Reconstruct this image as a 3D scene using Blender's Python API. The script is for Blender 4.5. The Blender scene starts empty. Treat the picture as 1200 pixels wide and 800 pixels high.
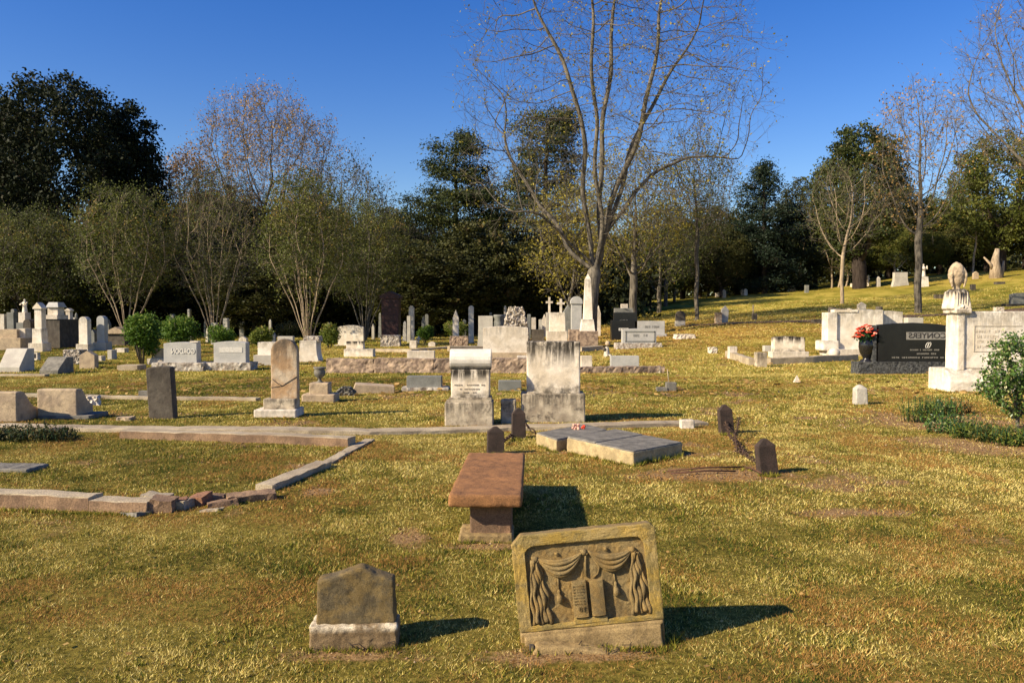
import bpy, bmesh, math, random
import numpy as np
from mathutils import Vector, Matrix, Euler, Quaternion
R = math.radians
random.seed(7); rng = np.random.default_rng(7)
scene = bpy.context.scene
COL = scene.collection

# ------------------------------------------------------------------ camera
F = 960.0; EYE = 1.6
PITCH = math.atan(30 / F)
cam_d = bpy.data.cameras.new('camera'); cam_d.sensor_width = 36; cam_d.lens = 36 * F / 1200
cam_d.clip_end = 3000; cam_d.clip_start = 0.05
cam = bpy.data.objects.new('camera', cam_d); COL.objects.link(cam)
cam.location = (0, 0, EYE); cam.rotation_euler = (math.pi / 2 - PITCH, 0, 0)
scene.camera = cam

# ------------------------------------------------------------------ terrain
def _sm(a, k):
    n = 2 * k + 1
    return np.convolve(np.pad(a, k, mode='edge'), np.ones(n) / n, mode='valid')
_ys = np.linspace(-20, 700, 1441)
_A = _sm(np.interp(_ys, [-20, 20, 30, 36, 45, 50, 60, 80, 90, 97, 110, 200, 700],
                   [0, 0, .07, .16, .33, .40, .53, .83, 1, 1.04, 1.10, 1.1, 1.1]), 7)
_xs = np.linspace(-400, 400, 1601)
_Rx = _sm(np.interp(_xs, [-400, -10, 0, 4.7, 13, 23, 33, 50, 80, 400],
                    [0, 0, .15, .7, 2.6, 3.7, 4.4, 6.2, 8, 9]), 4)
def gz(x, y):
    near = np.clip((np.asarray(y) - 2) / 6, 0, 1) if not np.isscalar(y) else min(max((y - 2) / 6, 0), 1)
    m = .012 * np.sin(x * 1.3 + .5 * y) + .014 * np.sin(x * .55 - y * .8 + 1) + .02 * np.sin(.21 * x + .3 * y)
    return np.interp(y, _ys, _A) * np.interp(x, _xs, _Rx) + m * near
_ct, _st = math.cos(PITCH), math.sin(PITCH)
def at(px, py):
    """point of the terrain that the camera sees at photo pixel px, py"""
    dx = (px - 600) / F; dz = (400 - py) / F
    d = (dx, _ct + dz * _st, dz * _ct - _st)
    t0 = 1.0; t = 1.0
    while t < 400:
        if EYE + d[2] * t < gz(d[0] * t, d[1] * t): break
        t0 = t; t *= 1.01
    for _ in range(30):
        m = (t0 + t) / 2
        if EYE + d[2] * m < gz(d[0] * m, d[1] * m): t = m
        else: t0 = m
    return Vector((d[0] * t, d[1] * t, float(gz(d[0] * t, d[1] * t))))
def atY(px, Y):
    x = (px - 600) / F * Y
    return Vector((x, Y, float(gz(x, Y))))
def pyz(py, Y):      # height of what is seen at py at distance Y
    dz = (400 - py) / F
    return EYE + Y * (dz * _ct - _st) / (_ct + dz * _st)

def vnoise(x, y, seed=0):
    xi = np.floor(x).astype(np.int64); yi = np.floor(y).astype(np.int64)
    fx = x - xi; fy = y - yi; fx = fx * fx * (3 - 2 * fx); fy = fy * fy * (3 - 2 * fy)
    def h(a, b):
        n = (a * 374761393 + b * 668265263 + seed * 974711) & 0x7fffffff
        n = ((n ^ (n >> 13)) * 1274126177) & 0x7fffffff
        return ((n ^ (n >> 16)) & 0xffff) / 65535.0
    return (h(xi, yi) * (1 - fx) + h(xi + 1, yi) * fx) * (1 - fy) + (h(xi, yi + 1) * (1 - fx) + h(xi + 1, yi + 1) * fx) * fy

# ------------------------------------------------------------------ materials
def newmat(name):
    m = bpy.data.materials.new(name); m.use_nodes = True
    nt = m.node_tree; b = nt.nodes['Principled BSDF']
    return m, nt, b
def N(nt, t, **k):
    n = nt.nodes.new(t)
    for a, v in k.items():
        if a.startswith('i_'): n.inputs[a[2:].replace('_', ' ')].default_value = v
        else: setattr(n, a, v)
    return n
def mixc(nt, fac, a, b, mode='MIX'):
    n = nt.nodes.new('ShaderNodeMix'); n.data_type = 'RGBA'; n.blend_type = mode
    for s, v in ((0, fac), (6, a), (7, b)):
        if hasattr(v, 'links') or hasattr(v, 'is_linked'): nt.links.new(v, n.inputs[s])
        elif s == 0: n.inputs[0].default_value = v
        else: n.inputs[s].default_value = (*v, 1)
    return n.outputs[2]
STREAK = 1
def ramp(nt, src, a, b, lo=0., hi=1.):
    n = nt.nodes.new('ShaderNodeMapRange'); n.interpolation_type = 'SMOOTHSTEP'
    n.inputs['From Min'].default_value = a; n.inputs['From Max'].default_value = b
    n.inputs['To Min'].default_value = lo; n.inputs['To Max'].default_value = hi
    nt.links.new(src, n.inputs['Value']); return n.outputs['Result']
def noise_n(nt, vec, scale, detail=4, rough=.6, mapscale=None):
    if mapscale:
        mp = nt.nodes.new('ShaderNodeMapping'); mp.inputs['Scale'].default_value = mapscale
        nt.links.new(vec, mp.inputs['Vector']); vec = mp.outputs['Vector']
    n = N(nt, 'ShaderNodeTexNoise'); n.inputs['Scale'].default_value = scale
    n.inputs['Detail'].default_value = detail; n.inputs['Roughness'].default_value = rough
    nt.links.new(vec, n.inputs['Vector']); return n.outputs['Fac']
def mul(nt, a, b):
    n = nt.nodes.new('ShaderNodeMath'); n.operation = 'MULTIPLY'
    for i, v in enumerate((a, b)):
        if isinstance(v, (int, float)): n.inputs[i].default_value = v
        else: nt.links.new(v, n.inputs[i])
    return n.outputs[0]

def stone_mat(name, c1, c2, scale=4, stain=(.03, .028, .022), streak=0., blotch=0., topstain=0., lowstain=0., lichen=None,
              lichen_amt=.5, top_lo=.72, sfreq=(14, 14, 1.6), rough=.85, bump=.5, speck=.25, speckscale=120, spec=.3, crust=0.):
    m, nt, b = newmat(name); L = nt.links
    tc = N(nt, 'ShaderNodeTexCoord'); oi = N(nt, 'ShaderNodeObjectInfo')
    off = N(nt, 'ShaderNodeVectorMath', operation='SCALE'); off.inputs[0].default_value = (37, 19, 53)
    L.new(oi.outputs['Random'], off.inputs['Scale'])
    ad = N(nt, 'ShaderNodeVectorMath', operation='ADD'); L.new(tc.outputs['Object'], ad.inputs[0]); L.new(off.outputs[0], ad.inputs[1])
    V = ad.outputs[0]
    sep = N(nt, 'ShaderNodeSeparateXYZ'); L.new(tc.outputs['Generated'], sep.inputs[0]); gZ = sep.outputs['Z']
    n1 = noise_n(nt, V, scale, 6, .62)
    col = mixc(nt, ramp(nt, n1, .35, .65), c1, c2)
    if blotch:
        n2 = noise_n(nt, V, scale * 1.7, 8, .75)
        col = mixc(nt, mul(nt, ramp(nt, n2, .5, .68), blotch), col, stain)
    if lichen:
        n3 = noise_n(nt, V, scale * 1.1 + 1, 7, .7)
        col = mixc(nt, mul(nt, ramp(nt, n3, .44, .6), lichen_amt), col, lichen)
    if streak:
        n4 = noise_n(nt, V, 1, 5, .7, sfreq)
        k = mul(nt, ramp(nt, n4, .40, .56), ramp(nt, gZ, .42, .9))
        col = mixc(nt, mul(nt, k, streak), col, stain)
    if topstain:
        n5 = noise_n(nt, V, 6, 5, .7)
        k = mul(nt, ramp(nt, gZ, top_lo, .98), ramp(nt, n5, .35, .6))
        col = mixc(nt, mul(nt, k, topstain), col, stain)
    if lowstain:
        n6 = noise_n(nt, V, 6, 5, .7)
        k = mul(nt, ramp(nt, gZ, .35, .02), ramp(nt, n6, .35, .65))
        col = mixc(nt, mul(nt, k, lowstain), col, stain)
    ns = noise_n(nt, V, speckscale, 2, .5)
    hs = N(nt, 'ShaderNodeHueSaturation'); L.new(col, hs.inputs['Color'])
    L.new(ramp(nt, ns, .3, .7, 1 - speck, 1 + speck), hs.inputs['Value'])
    L.new(hs.outputs[0], b.inputs['Base Color'])
    b.inputs['Roughness'].default_value = rough; b.inputs['Specular IOR Level'].default_value = spec
    nb = noise_n(nt, V, 70, 9, .85)
    bp = N(nt, 'ShaderNodeBump'); bp.inputs['Strength'].default_value = bump; bp.inputs['Distance'].default_value = .02
    L.new(nb, bp.inputs['Height']); L.new(bp.outputs[0], b.inputs['Normal'])
    return m
def bark_mat(name, c1, c2, bump=.6):
    m, nt, b = newmat(name); L = nt.links
    tc = N(nt, 'ShaderNodeTexCoord')
    n1 = noise_n(nt, tc.outputs['Object'], 1, 6, .7, (9, 9, 1.5)); n2 = noise_n(nt, tc.outputs['Object'], .9, 4, .6)
    col = mixc(nt, ramp(nt, n1, .35, .65), c1, c2)
    col = mixc(nt, mul(nt, ramp(nt, n2, .5, .7), .5), col, tuple(min(1, x * 1.5) for x in c2))
    L.new(col, b.inputs['Base Color']); b.inputs['Roughness'].default_value = .95; b.inputs['Specular IOR Level'].default_value = .1
    bp = N(nt, 'ShaderNodeBump'); bp.inputs['Strength'].default_value = bump; bp.inputs['Distance'].default_value = .03
    L.new(n1, bp.inputs['Height']); L.new(bp.outputs[0], b.inputs['Normal'])
    return m
def leaf_mat(name, c1, c2, c3=None, trans=.3, rough=.6, spec=.25):
    m, nt, b = newmat(name); L = nt.links
    a = N(nt, 'ShaderNodeAttribute'); a.attribute_name = 'rnd'
    col = mixc(nt, a.outputs['Fac'], c1, c2)
    if c3: col = mixc(nt, ramp(nt, a.outputs['Fac'], .86, .93), col, c3)
    L.new(col, b.inputs['Base Color']); b.inputs['Roughness'].default_value = rough; b.inputs['Specular IOR Level'].default_value = spec
    if trans:
        tr = N(nt, 'ShaderNodeBsdfTranslucent'); L.new(col, tr.inputs[0]); mx = N(nt, 'ShaderNodeMixShader'); mx.inputs[0].default_value = trans
        L.new(b.outputs[0], mx.inputs[1]); L.new(tr.outputs[0], mx.inputs[2]); L.new(mx.outputs[0], nt.nodes['Material Output'].inputs[0])
    return m
def plain(name, c, rough=.5, spec=.5, metal=0.):
    m, nt, b = newmat(name); tc = N(nt, 'ShaderNodeTexCoord'); n = noise_n(nt, tc.outputs['Object'], 25, 5, .6)
    col = mixc(nt, ramp(nt, n, .35, .65), tuple(v * .75 for v in c), c); nt.links.new(col, b.inputs['Base Color'])
    b.inputs['Roughness'].default_value = rough; b.inputs['Specular IOR Level'].default_value = spec; b.inputs['Metallic'].default_value = metal
    return m

M = {}
M['white'] = stone_mat('white_marble', (.86, .77, .64), (.70, .60, .46), 3, streak=.28, topstain=.35, blotch=.22, speck=.08)
M['clean'] = stone_mat('clean_marble', (.74, .65, .53), (.58, .49, .37), 3, blotch=.25, streak=.25, speck=.08)
M['mon'] = stone_mat('weathered_marble', (.86, .75, .60), (.66, .55, .40), 3.5, stain=(.03, .024, .017), sfreq=(9, 9, .9), streak=1., topstain=.95, lowstain=.9, blotch=.3, speck=.1, bump=.3)
M['monbase'] = stone_mat('stained_marble', (.56, .47, .34), (.30, .24, .17), 4, stain=(.04, .033, .025), blotch=.85, lowstain=.6, streak=.6, speck=.15, bump=.4)
M['roll'] = stone_mat('scroll_marble', (.80, .74, .64), (.66, .6, .5), 4, stain=(.025, .02, .018), lowstain=1., blotch=.15, speck=.1)
M['grey'] = stone_mat('grey_granite', (.44, .42, .38), (.36, .35, .32), 3, speck=.14, speckscale=90, bump=.06, rough=.6, spec=.4)
M['greyd'] = stone_mat('dull_grey_granite', (.22, .215, .19), (.15, .15, .13), 3, speck=.2, blotch=.2, speckscale=90, bump=.1, rough=.7)
M['greytan'] = stone_mat('pale_tan_granite', (.50, .46, .38), (.40, .36, .30), 3, speck=.14, speckscale=80, bump=.08, rough=.7)
M['rock'] = stone_mat('rock_faced_granite', (.58, .52, .43), (.22, .17, .13), 9, stain=(.04, .03, .025), blotch=.6, speck=.25, bump=.6)
M['rockbrown'] = stone_mat('rock_faced_brown_stone', (.40, .29, .20), (.16, .11, .08), 6, stain=(.05, .04, .03), blotch=.5, speck=.25, bump=.6)
M['brown'] = stone_mat('rusty_sandstone', (.40, .25, .13), (.50, .40, .28), 5, stain=(.09, .07, .05), streak=.7, topstain=.8, speck=.15, bump=.4)
M['tan'] = stone_mat('tan_sandstone', (.50, .38, .24), (.36, .27, .18), 5, stain=(.08, .065, .045), blotch=.45, speck=.2, bump=.4)
M['hero'] = stone_mat('mossy_sandstone', (.28, .20, .085), (.17, .12, .052), 9, stain=(.055, .042, .025), blotch=.5, lichen=(.36, .20, .04), lichen_amt=.3, speck=.3, speckscale=260, bump=.55)
M['heroframe'] = stone_mat('mossy_sandstone_frame', (.36, .26, .10), (.20, .15, .05), 7, stain=(.07, .055, .025), blotch=.6, lichen=(.43, .27, .045), lichen_amt=.6, speck=.3, speckscale=240, bump=.5)
M['herobase'] = stone_mat('pale_broken_stone', (.36, .25, .11), (.22, .15, .065), 8, stain=(.12, .09, .06), blotch=.5, speck=.25, speckscale=200, bump=.5)
M['small'] = stone_mat('dark_mossy_stone', (.15, .115, .06), (.085, .065, .035), 7, stain=(.025, .02, .014), blotch=.6, lichen=(.30, .19, .05), lichen_amt=.38, speck=.3, speckscale=240, bump=.5)
M['smallbase'] = stone_mat('crusted_stone', (.24, .165, .085), (.15, .10, .05), 10, stain=(.7, .60, .44), topstain=.95, top_lo=.84, speck=.3, speckscale=200, bump=.5)
M['table'] = stone_mat('red_brown_stone', (.33, .155, .058), (.22, .105, .042), 6, stain=(.11, .055, .035), blotch=.35, speck=.3, speckscale=150, bump=.5)
M['tableleg'] = stone_mat('brown_table_pedestal', (.24, .14, .08), (.16, .10, .06), 7, stain=(.06, .04, .03), blotch=.4, speck=.25, bump=.5)
M['darkslab'] = stone_mat('dark_brown_stone', (.12, .10, .075), (.075, .06, .045), 5, stain=(.03, .025, .02), streak=.5, speck=.25, bump=.4)
M['post'] = stone_mat('dark_iron_stone_post', (.065, .042, .032), (.038, .026, .02), 8, blotch=.4, speck=.3, bump=.5)
M['kerb'] = stone_mat('pale_kerb_stone', (.46, .375, .25), (.32, .25, .165), 2.2, stain=(.12, .10, .07), blotch=.4, speck=.25, speckscale=90, bump=.5)
M['kerbred'] = stone_mat('brown_kerb_stone', (.30, .19, .11), (.17, .105, .065), 3, stain=(.09, .06, .04), blotch=.55, speck=.25, speckscale=80, bump=.6)
M['brick'] = stone_mat('broken_brick', (.32, .15, .08), (.22, .12, .07), 12, blotch=.3, speck=.25, bump=.6)
M['ledger'] = stone_mat('ledger_stone', (.22, .20, .165), (.13, .12, .10), 7, stain=(.06, .055, .045), blotch=.6, speck=.2, bump=.4)
M['ledgerside'] = stone_mat('ledger_edge', (.50, .38, .20), (.33, .25, .13), 7, stain=(.2, .16, .1), blotch=.3, speck=.2, bump=.6)
M['black'] = stone_mat('polished_black_granite', (.012, .012, .013), (.016, .016, .016), 3, speck=.3, bump=0.0, rough=.22, spec=.4)
M['blackrock'] = stone_mat('rough_black_granite', (.10, .10, .095), (.02, .02, .02), 18, stain=(.3, .29, .27), blotch=.35, speck=.3, bump=.9)
M['cut'] = plain('cut_marble_lettering', (.58, .50, .39), .9, .1)
M['worn'] = plain('worn_lettering', (.36, .30, .22), .9, .1)
M['maroon'] = stone_mat('maroon_granite', (.05, .018, .014), (.03, .013, .011), 4, speck=.25, rough=.5)
M['letter'] = plain('pale_lettering', (.66, .62, .55), .8, .2)
M['letterdark'] = plain('dark_lettering', (.06, .055, .05), .9, .1)
M['panel'] = plain('frosted_name_band', (.30, .28, .24), .9, .1)
M['chain'] = plain('rusty_chain', (.10, .06, .04), .8, .3, .2)
M['rust'] = plain('rusty_rod', (.11, .055, .035), .85, .2)
M['vase'] = plain('black_glazed_vase', (.018, .016, .015), .2, .5)
M['wood'] = plain('weathered_wood', (.45, .36, .24), .9, .1)
M['bark'] = bark_mat('grey_brown_bark', (.055, .048, .038), (.18, .155, .12))
M['barkdark'] = bark_mat('dark_bark', (.02, .015, .012), (.055, .042, .034))
M['barkpale'] = bark_mat('pale_crepe_bark', (.20, .15, .10), (.40, .31, .21), .25)
M['twig'] = bark_mat('twig_bark', (.085, .075, .058), (.19, .165, .125), .2)
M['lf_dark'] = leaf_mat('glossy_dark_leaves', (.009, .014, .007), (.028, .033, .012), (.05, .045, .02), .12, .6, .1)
M['lf_oak'] = leaf_mat('dark_oak_leaves', (.014, .022, .006), (.085, .082, .018), (.16, .11, .04), .2)
M['lf_olive'] = leaf_mat('olive_leaves', (.040, .058, .010), (.16, .165, .028), (.34, .22, .05), .3)
M['lf_brown'] = leaf_mat('brown_autumn_leaves', (.20, .115, .035), (.50, .31, .10), (.55, .36, .12), .3)
M['lf_yellow'] = leaf_mat('yellow_green_leaves', (.14, .14, .02), (.42, .33, .05), (.08, .08, .02), .35)
M['lf_pine'] = leaf_mat('pine_needles', (.013, .026, .007), (.075, .085, .016), (.12, .10, .03), .15)
M['lf_cedar'] = leaf_mat('cedar_needles', (.008, .018, .009), (.024, .038, .017), None, .1)
M['lf_shrub'] = leaf_mat('bright_shrub_leaves', (.03, .075, .008), (.13, .22, .025), (.26, .30, .05), .3)
M['lf_shrub2'] = leaf_mat('olive_shrub_leaves', (.06, .10, .015), (.22, .25, .04), (.30, .22, .06), .3)
M['lf_holly'] = leaf_mat('holly_leaves', (.03, .075, .012), (.15, .24, .045), (.45, .42, .20), .2, .35, .5)
M['petal_red'] = plain('coral_petals', (.62, .07, .035), .7, .2)
M['petal_pink'] = plain('pink_petals', (.80, .42, .30), .7, .2)
M['stemgreen'] = leaf_mat('dark_stems', (.02, .06, .02), (.05, .12, .03), None, .2)

# ------------------------------------------------------------------ mesh builder
class MB:
    def __init__(s): s.v = []; s.f = []; s.sm = []; s.mi = []
    def add(s, vs, fs, smooth=False, mi=0):
        o = len(s.v); s.v += [tuple(v) for v in vs]; s.f += [tuple(i + o for i in f) for f in fs]
        s.sm += [smooth] * len(fs); s.mi += [mi] * len(fs); return s
    def box(s, x0, x1, y0, y1, z0, z1, mi=0):
        return s.add([(x0, y0, z0), (x1, y0, z0), (x1, y1, z0), (x0, y1, z0), (x0, y0, z1), (x1, y0, z1), (x1, y1, z1), (x0, y1, z1)],
                     [(0, 3, 2, 1), (4, 5, 6, 7), (0, 1, 5, 4), (1, 2, 6, 5), (2, 3, 7, 6), (3, 0, 4, 7)], mi=mi)
    def prism(s, out, y0, y1):      # outline in x,z counter-clockwise seen from the front (-y)
        n = len(out); vs = [(x, y0, z) for x, z in out] + [(x, y1, z) for x, z in out]
        fs = [tuple(range(n)), tuple(range(2 * n - 1, n - 1, -1))] + [(i, i + n, (i + 1) % n + n, (i + 1) % n) for i in range(n)]
        return s.add(vs, fs)
    def prismx(s, out, x0, x1):     # outline in y,z extruded along x
        n = len(out); vs = [(x0, y, z) for y, z in out] + [(x1, y, z) for y, z in out]
        fs = [tuple(range(n - 1, -1, -1)), tuple(range(n, 2 * n))] + [((i + 1) % n, (i + 1) % n + n, i + n, i) for i in range(n)]
        return s.add(vs, [tuple(reversed(f)) for f in fs])
    def frustum(s, w0, d0, w1, d1, z0, z1, cx=0, cy=0):
        vs = [(cx + sx * w / 2, cy + sy * d / 2, z) for (w, d, z) in ((w0, d0, z0), (w1, d1, z1)) for sx, sy in ((-1, -1), (1, -1), (1, 1), (-1, 1))]
        return s.add(vs, [(0, 3, 2, 1), (4, 5, 6, 7), (0, 1, 5, 4), (1, 2, 6, 5), (2, 3, 7, 6), (3, 0, 4, 7)])
    def lathe(s, prof, cx=0, cy=0, n=20):
        vs = [(cx + r * math.cos(a * 2 * math.pi / n), cy + r * math.sin(a * 2 * math.pi / n), z) for r, z in prof for a in range(n)]
        fs = [(i * n + a, i * n + (a + 1) % n, (i + 1) * n + (a + 1) % n, (i + 1) * n + a) for i in range(len(prof) - 1) for a in range(n)]
        fs += [tuple(range(n - 1, -1, -1)), tuple((len(prof) - 1) * n + a for a in range(n))]
        return s.add(vs, fs, True)
    def tube(s, pts, rad, n=8, closed=False, squash=None):
        pts = [Vector(p) for p in pts]; m = len(pts)
        if not hasattr(rad, '__len__'): rad = [rad] * m
        vs = []
        for i, p in enumerate(pts):
            a = pts[(i - 1) % m] if (closed or i > 0) else p; b = pts[(i + 1) % m] if (closed or i < m - 1) else p
            t = (b - a).normalized(); u = t.cross(Vector((0, 1, 0)));
            if u.length < .1: u = t.cross(Vector((1, 0, 0)))
            u.normalize(); w = t.cross(u)
            for k in range(n):
                q = 2 * math.pi * k / n; o = u * math.cos(q) * rad[i] + w * math.sin(q) * rad[i]
                if squash: o = Vector((o.x * squash[0], o.y * squash[1], o.z * squash[2]))
                vs.append(p + o)
        fs = []
        for i in range(m if closed else m - 1):
            j = (i + 1) % m
            fs += [(i * n + k, i * n + (k + 1) % n, j * n + (k + 1) % n, j * n + k) for k in range(n)]
        if not closed: fs += [tuple(range(n - 1, -1, -1)), tuple((m - 1) * n + k for k in range(n))]
        return s.add(vs, fs, True)
    def ball(s, c, r, n=10, sq=(1, 1, 1)):
        vs = []; m = n // 2 + 1
        for i in range(m + 1):
            th = math.pi * i / m
            for k in range(n):
                vs.append((c[0] + r * sq[0] * math.sin(th) * math.cos(2 * math.pi * k / n), c[1] + r * sq[1] * math.sin(th) * math.sin(2 * math.pi * k / n), c[2] + r * sq[2] * math.cos(th)))
        fs = [(i * n + k, (i + 1) * n + k, (i + 1) * n + (k + 1) % n, i * n + (k + 1) % n) for i in range(m) for k in range(n)]
        return s.add(vs, fs, True)
    def build(s, name, mat, parent=None, bevel=0, jitter=0, seg=2, wn=True):
        me = bpy.data.meshes.new(name); bm = bmesh.new()
        bv = [bm.verts.new(v) for v in s.v]
        for f, sm, mi in zip(s.f, s.sm, s.mi):
            try: fc = bm.faces.new([bv[i] for i in f]); fc.smooth = sm; fc.material_index = mi
            except ValueError: pass
        bmesh.ops.remove_doubles(bm, verts=bm.verts, dist=1e-5)
        bmesh.ops.recalc_face_normals(bm, faces=bm.faces)
        if bevel:
            ed = [e for e in bm.edges if len(e.link_faces) == 2 and e.calc_face_angle(0) > R(28)]
            bmesh.ops.bevel(bm, geom=ed, offset=bevel, segments=seg, affect='EDGES', profile=.6, clamp_overlap=True)
        if jitter:
            for v in bm.verts: v.co += Vector((random.uniform(-1, 1), random.uniform(-1, 1), random.uniform(-1, 1))) * jitter
        bm.to_mesh(me); bm.free()
        for m_ in (mat if isinstance(mat, (list, tuple)) else [mat]): me.materials.append(m_)
        o = bpy.data.objects.new(name, me); COL.objects.link(o)
        if parent: o.parent = parent
        return o
def erode(o, voxel, amp, size=.06):
    r_ = o.modifiers.new('r', 'REMESH'); r_.mode = 'VOXEL'; r_.voxel_size = voxel; r_.use_smooth_shade = True
    for k, (a, sz) in enumerate(((amp, size), (amp * .45, size * .3))):
        t = bpy.data.textures.new('clouds', 'CLOUDS'); t.noise_scale = sz; t.noise_depth = 3
        d = o.modifiers.new('d%d' % k, 'DISPLACE'); d.texture = t; d.strength = a; d.mid_level = .5; d.texture_coords = 'LOCAL'
def tag(o, label=None, cat=None, group=None, kind=None):
    if label: o['label'] = label
    if cat: o['category'] = cat
    if group: o['group'] = group
    if kind: o['kind'] = kind
    return o
def empty(name, loc, rz=0, tilt=(0, 0)):
    o = bpy.data.objects.new(name, None); COL.objects.link(o); o.location = loc; o.rotation_euler = (tilt[0], tilt[1], rz)
    o.empty_display_size = .2; return o
def fast(name, v, f3, mat, parent=None, rnd=None, smooth=False, quads=False, attrs=None):
    me = bpy.data.meshes.new(name); v = np.asarray(v, np.float32); f3 = np.asarray(f3, np.int32); k = f3.shape[1]
    me.vertices.add(len(v)); me.vertices.foreach_set('co', v.ravel())
    me.loops.add(f3.size); me.loops.foreach_set('vertex_index', f3.ravel())
    me.polygons.add(len(f3)); me.polygons.foreach_set('loop_start', np.arange(0, f3.size, k, dtype=np.int32))
    if smooth: me.polygons.foreach_set('use_smooth', np.ones(len(f3), bool))
    me.update(calc_edges=True)
    if rnd is not None: attrs = dict(attrs or {}, rnd=rnd)
    for an, av in (attrs or {}).items():
        a = me.attributes.new(an, 'FLOAT', 'POINT'); a.data.foreach_set('value', np.asarray(av, np.float32))
    me.materials.append(mat)
    o = bpy.data.objects.new(name, me); COL.objects.link(o)
    if parent: o.parent = parent
    return o

def arc(w, h, rise, n=10):          # rectangle with an arched top
    if rise <= 0: return [(-w / 2, 0), (w / 2, 0), (w / 2, h), (-w / 2, h)]
    rr = (w * w / 4 + rise * rise) / (2 * rise); cz = h - rr; a0 = math.asin(min(1, w / 2 / rr))
    if rise > w / 2 * .98: a0 = math.pi / 2
    return [(-w / 2, 0), (w / 2, 0)] + [(rr * math.sin(a), cz + rr * math.cos(a)) for a in [a0 - 2 * a0 * i / n for i in range(n + 1)]]
def rockgrid(w, t, h, cell, amp, mb, z0=0, y0=0, seed=0, front_only=False):
    """quarry-faced block: gridded box pushed in and out"""
    nx = max(2, int(w / cell)); ny = max(2, int(t / cell)); nz = max(2, int(h / cell)); idx = {}; vs = []; fs = []
    from mathutils import noise
    def vid(i, j, k):
        key = (i, j, k)
        if key not in idx:
            x = -w / 2 + w * i / nx; y = y0 + t * j / ny; z = z0 + h * k / nz
            nv = noise.noise_vector(Vector((x * 3.1 / (cell * 8) + seed, y * 3 / (cell * 8) + seed * 2, z * 3 / (cell * 8)))) * amp
            n2 = noise.noise_vector(Vector((x / cell * .9 + seed, y / cell * .9, z / cell * .9))) * amp * .7
            idx[key] = len(vs); vs.append((x + nv.x + n2.x, y + nv.y + n2.y, z + (nv.z + n2.z) * .6))
        return idx[key]
    def quad(a, b, c, d): fs.append((a, b, c, d))
    for i in range(nx):
        for k in range(nz):
            quad(vid(i, 0, k), vid(i + 1, 0, k), vid(i + 1, 0, k + 1), vid(i, 0, k + 1)); quad(vid(i, ny, k), vid(i, ny, k + 1), vid(i + 1, ny, k + 1), vid(i + 1, ny, k))
    for i in range(nx):
        for j in range(ny):
            quad(vid(i, j, nz), vid(i + 1, j, nz), vid(i + 1, j + 1, nz), vid(i, j + 1, nz)); quad(vid(i, j, 0), vid(i, j + 1, 0), vid(i + 1, j + 1, 0), vid(i + 1, j, 0))
    for j in range(ny):
        for k in range(nz):
            quad(vid(nx, j, k), vid(nx, j + 1, k), vid(nx, j + 1, k + 1), vid(nx, j, k + 1)); quad(vid(0, j, k), vid(0, j, k + 1), vid(0, j + 1, k + 1), vid(0, j + 1, k))
    mb.add(vs, fs, False)

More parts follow.
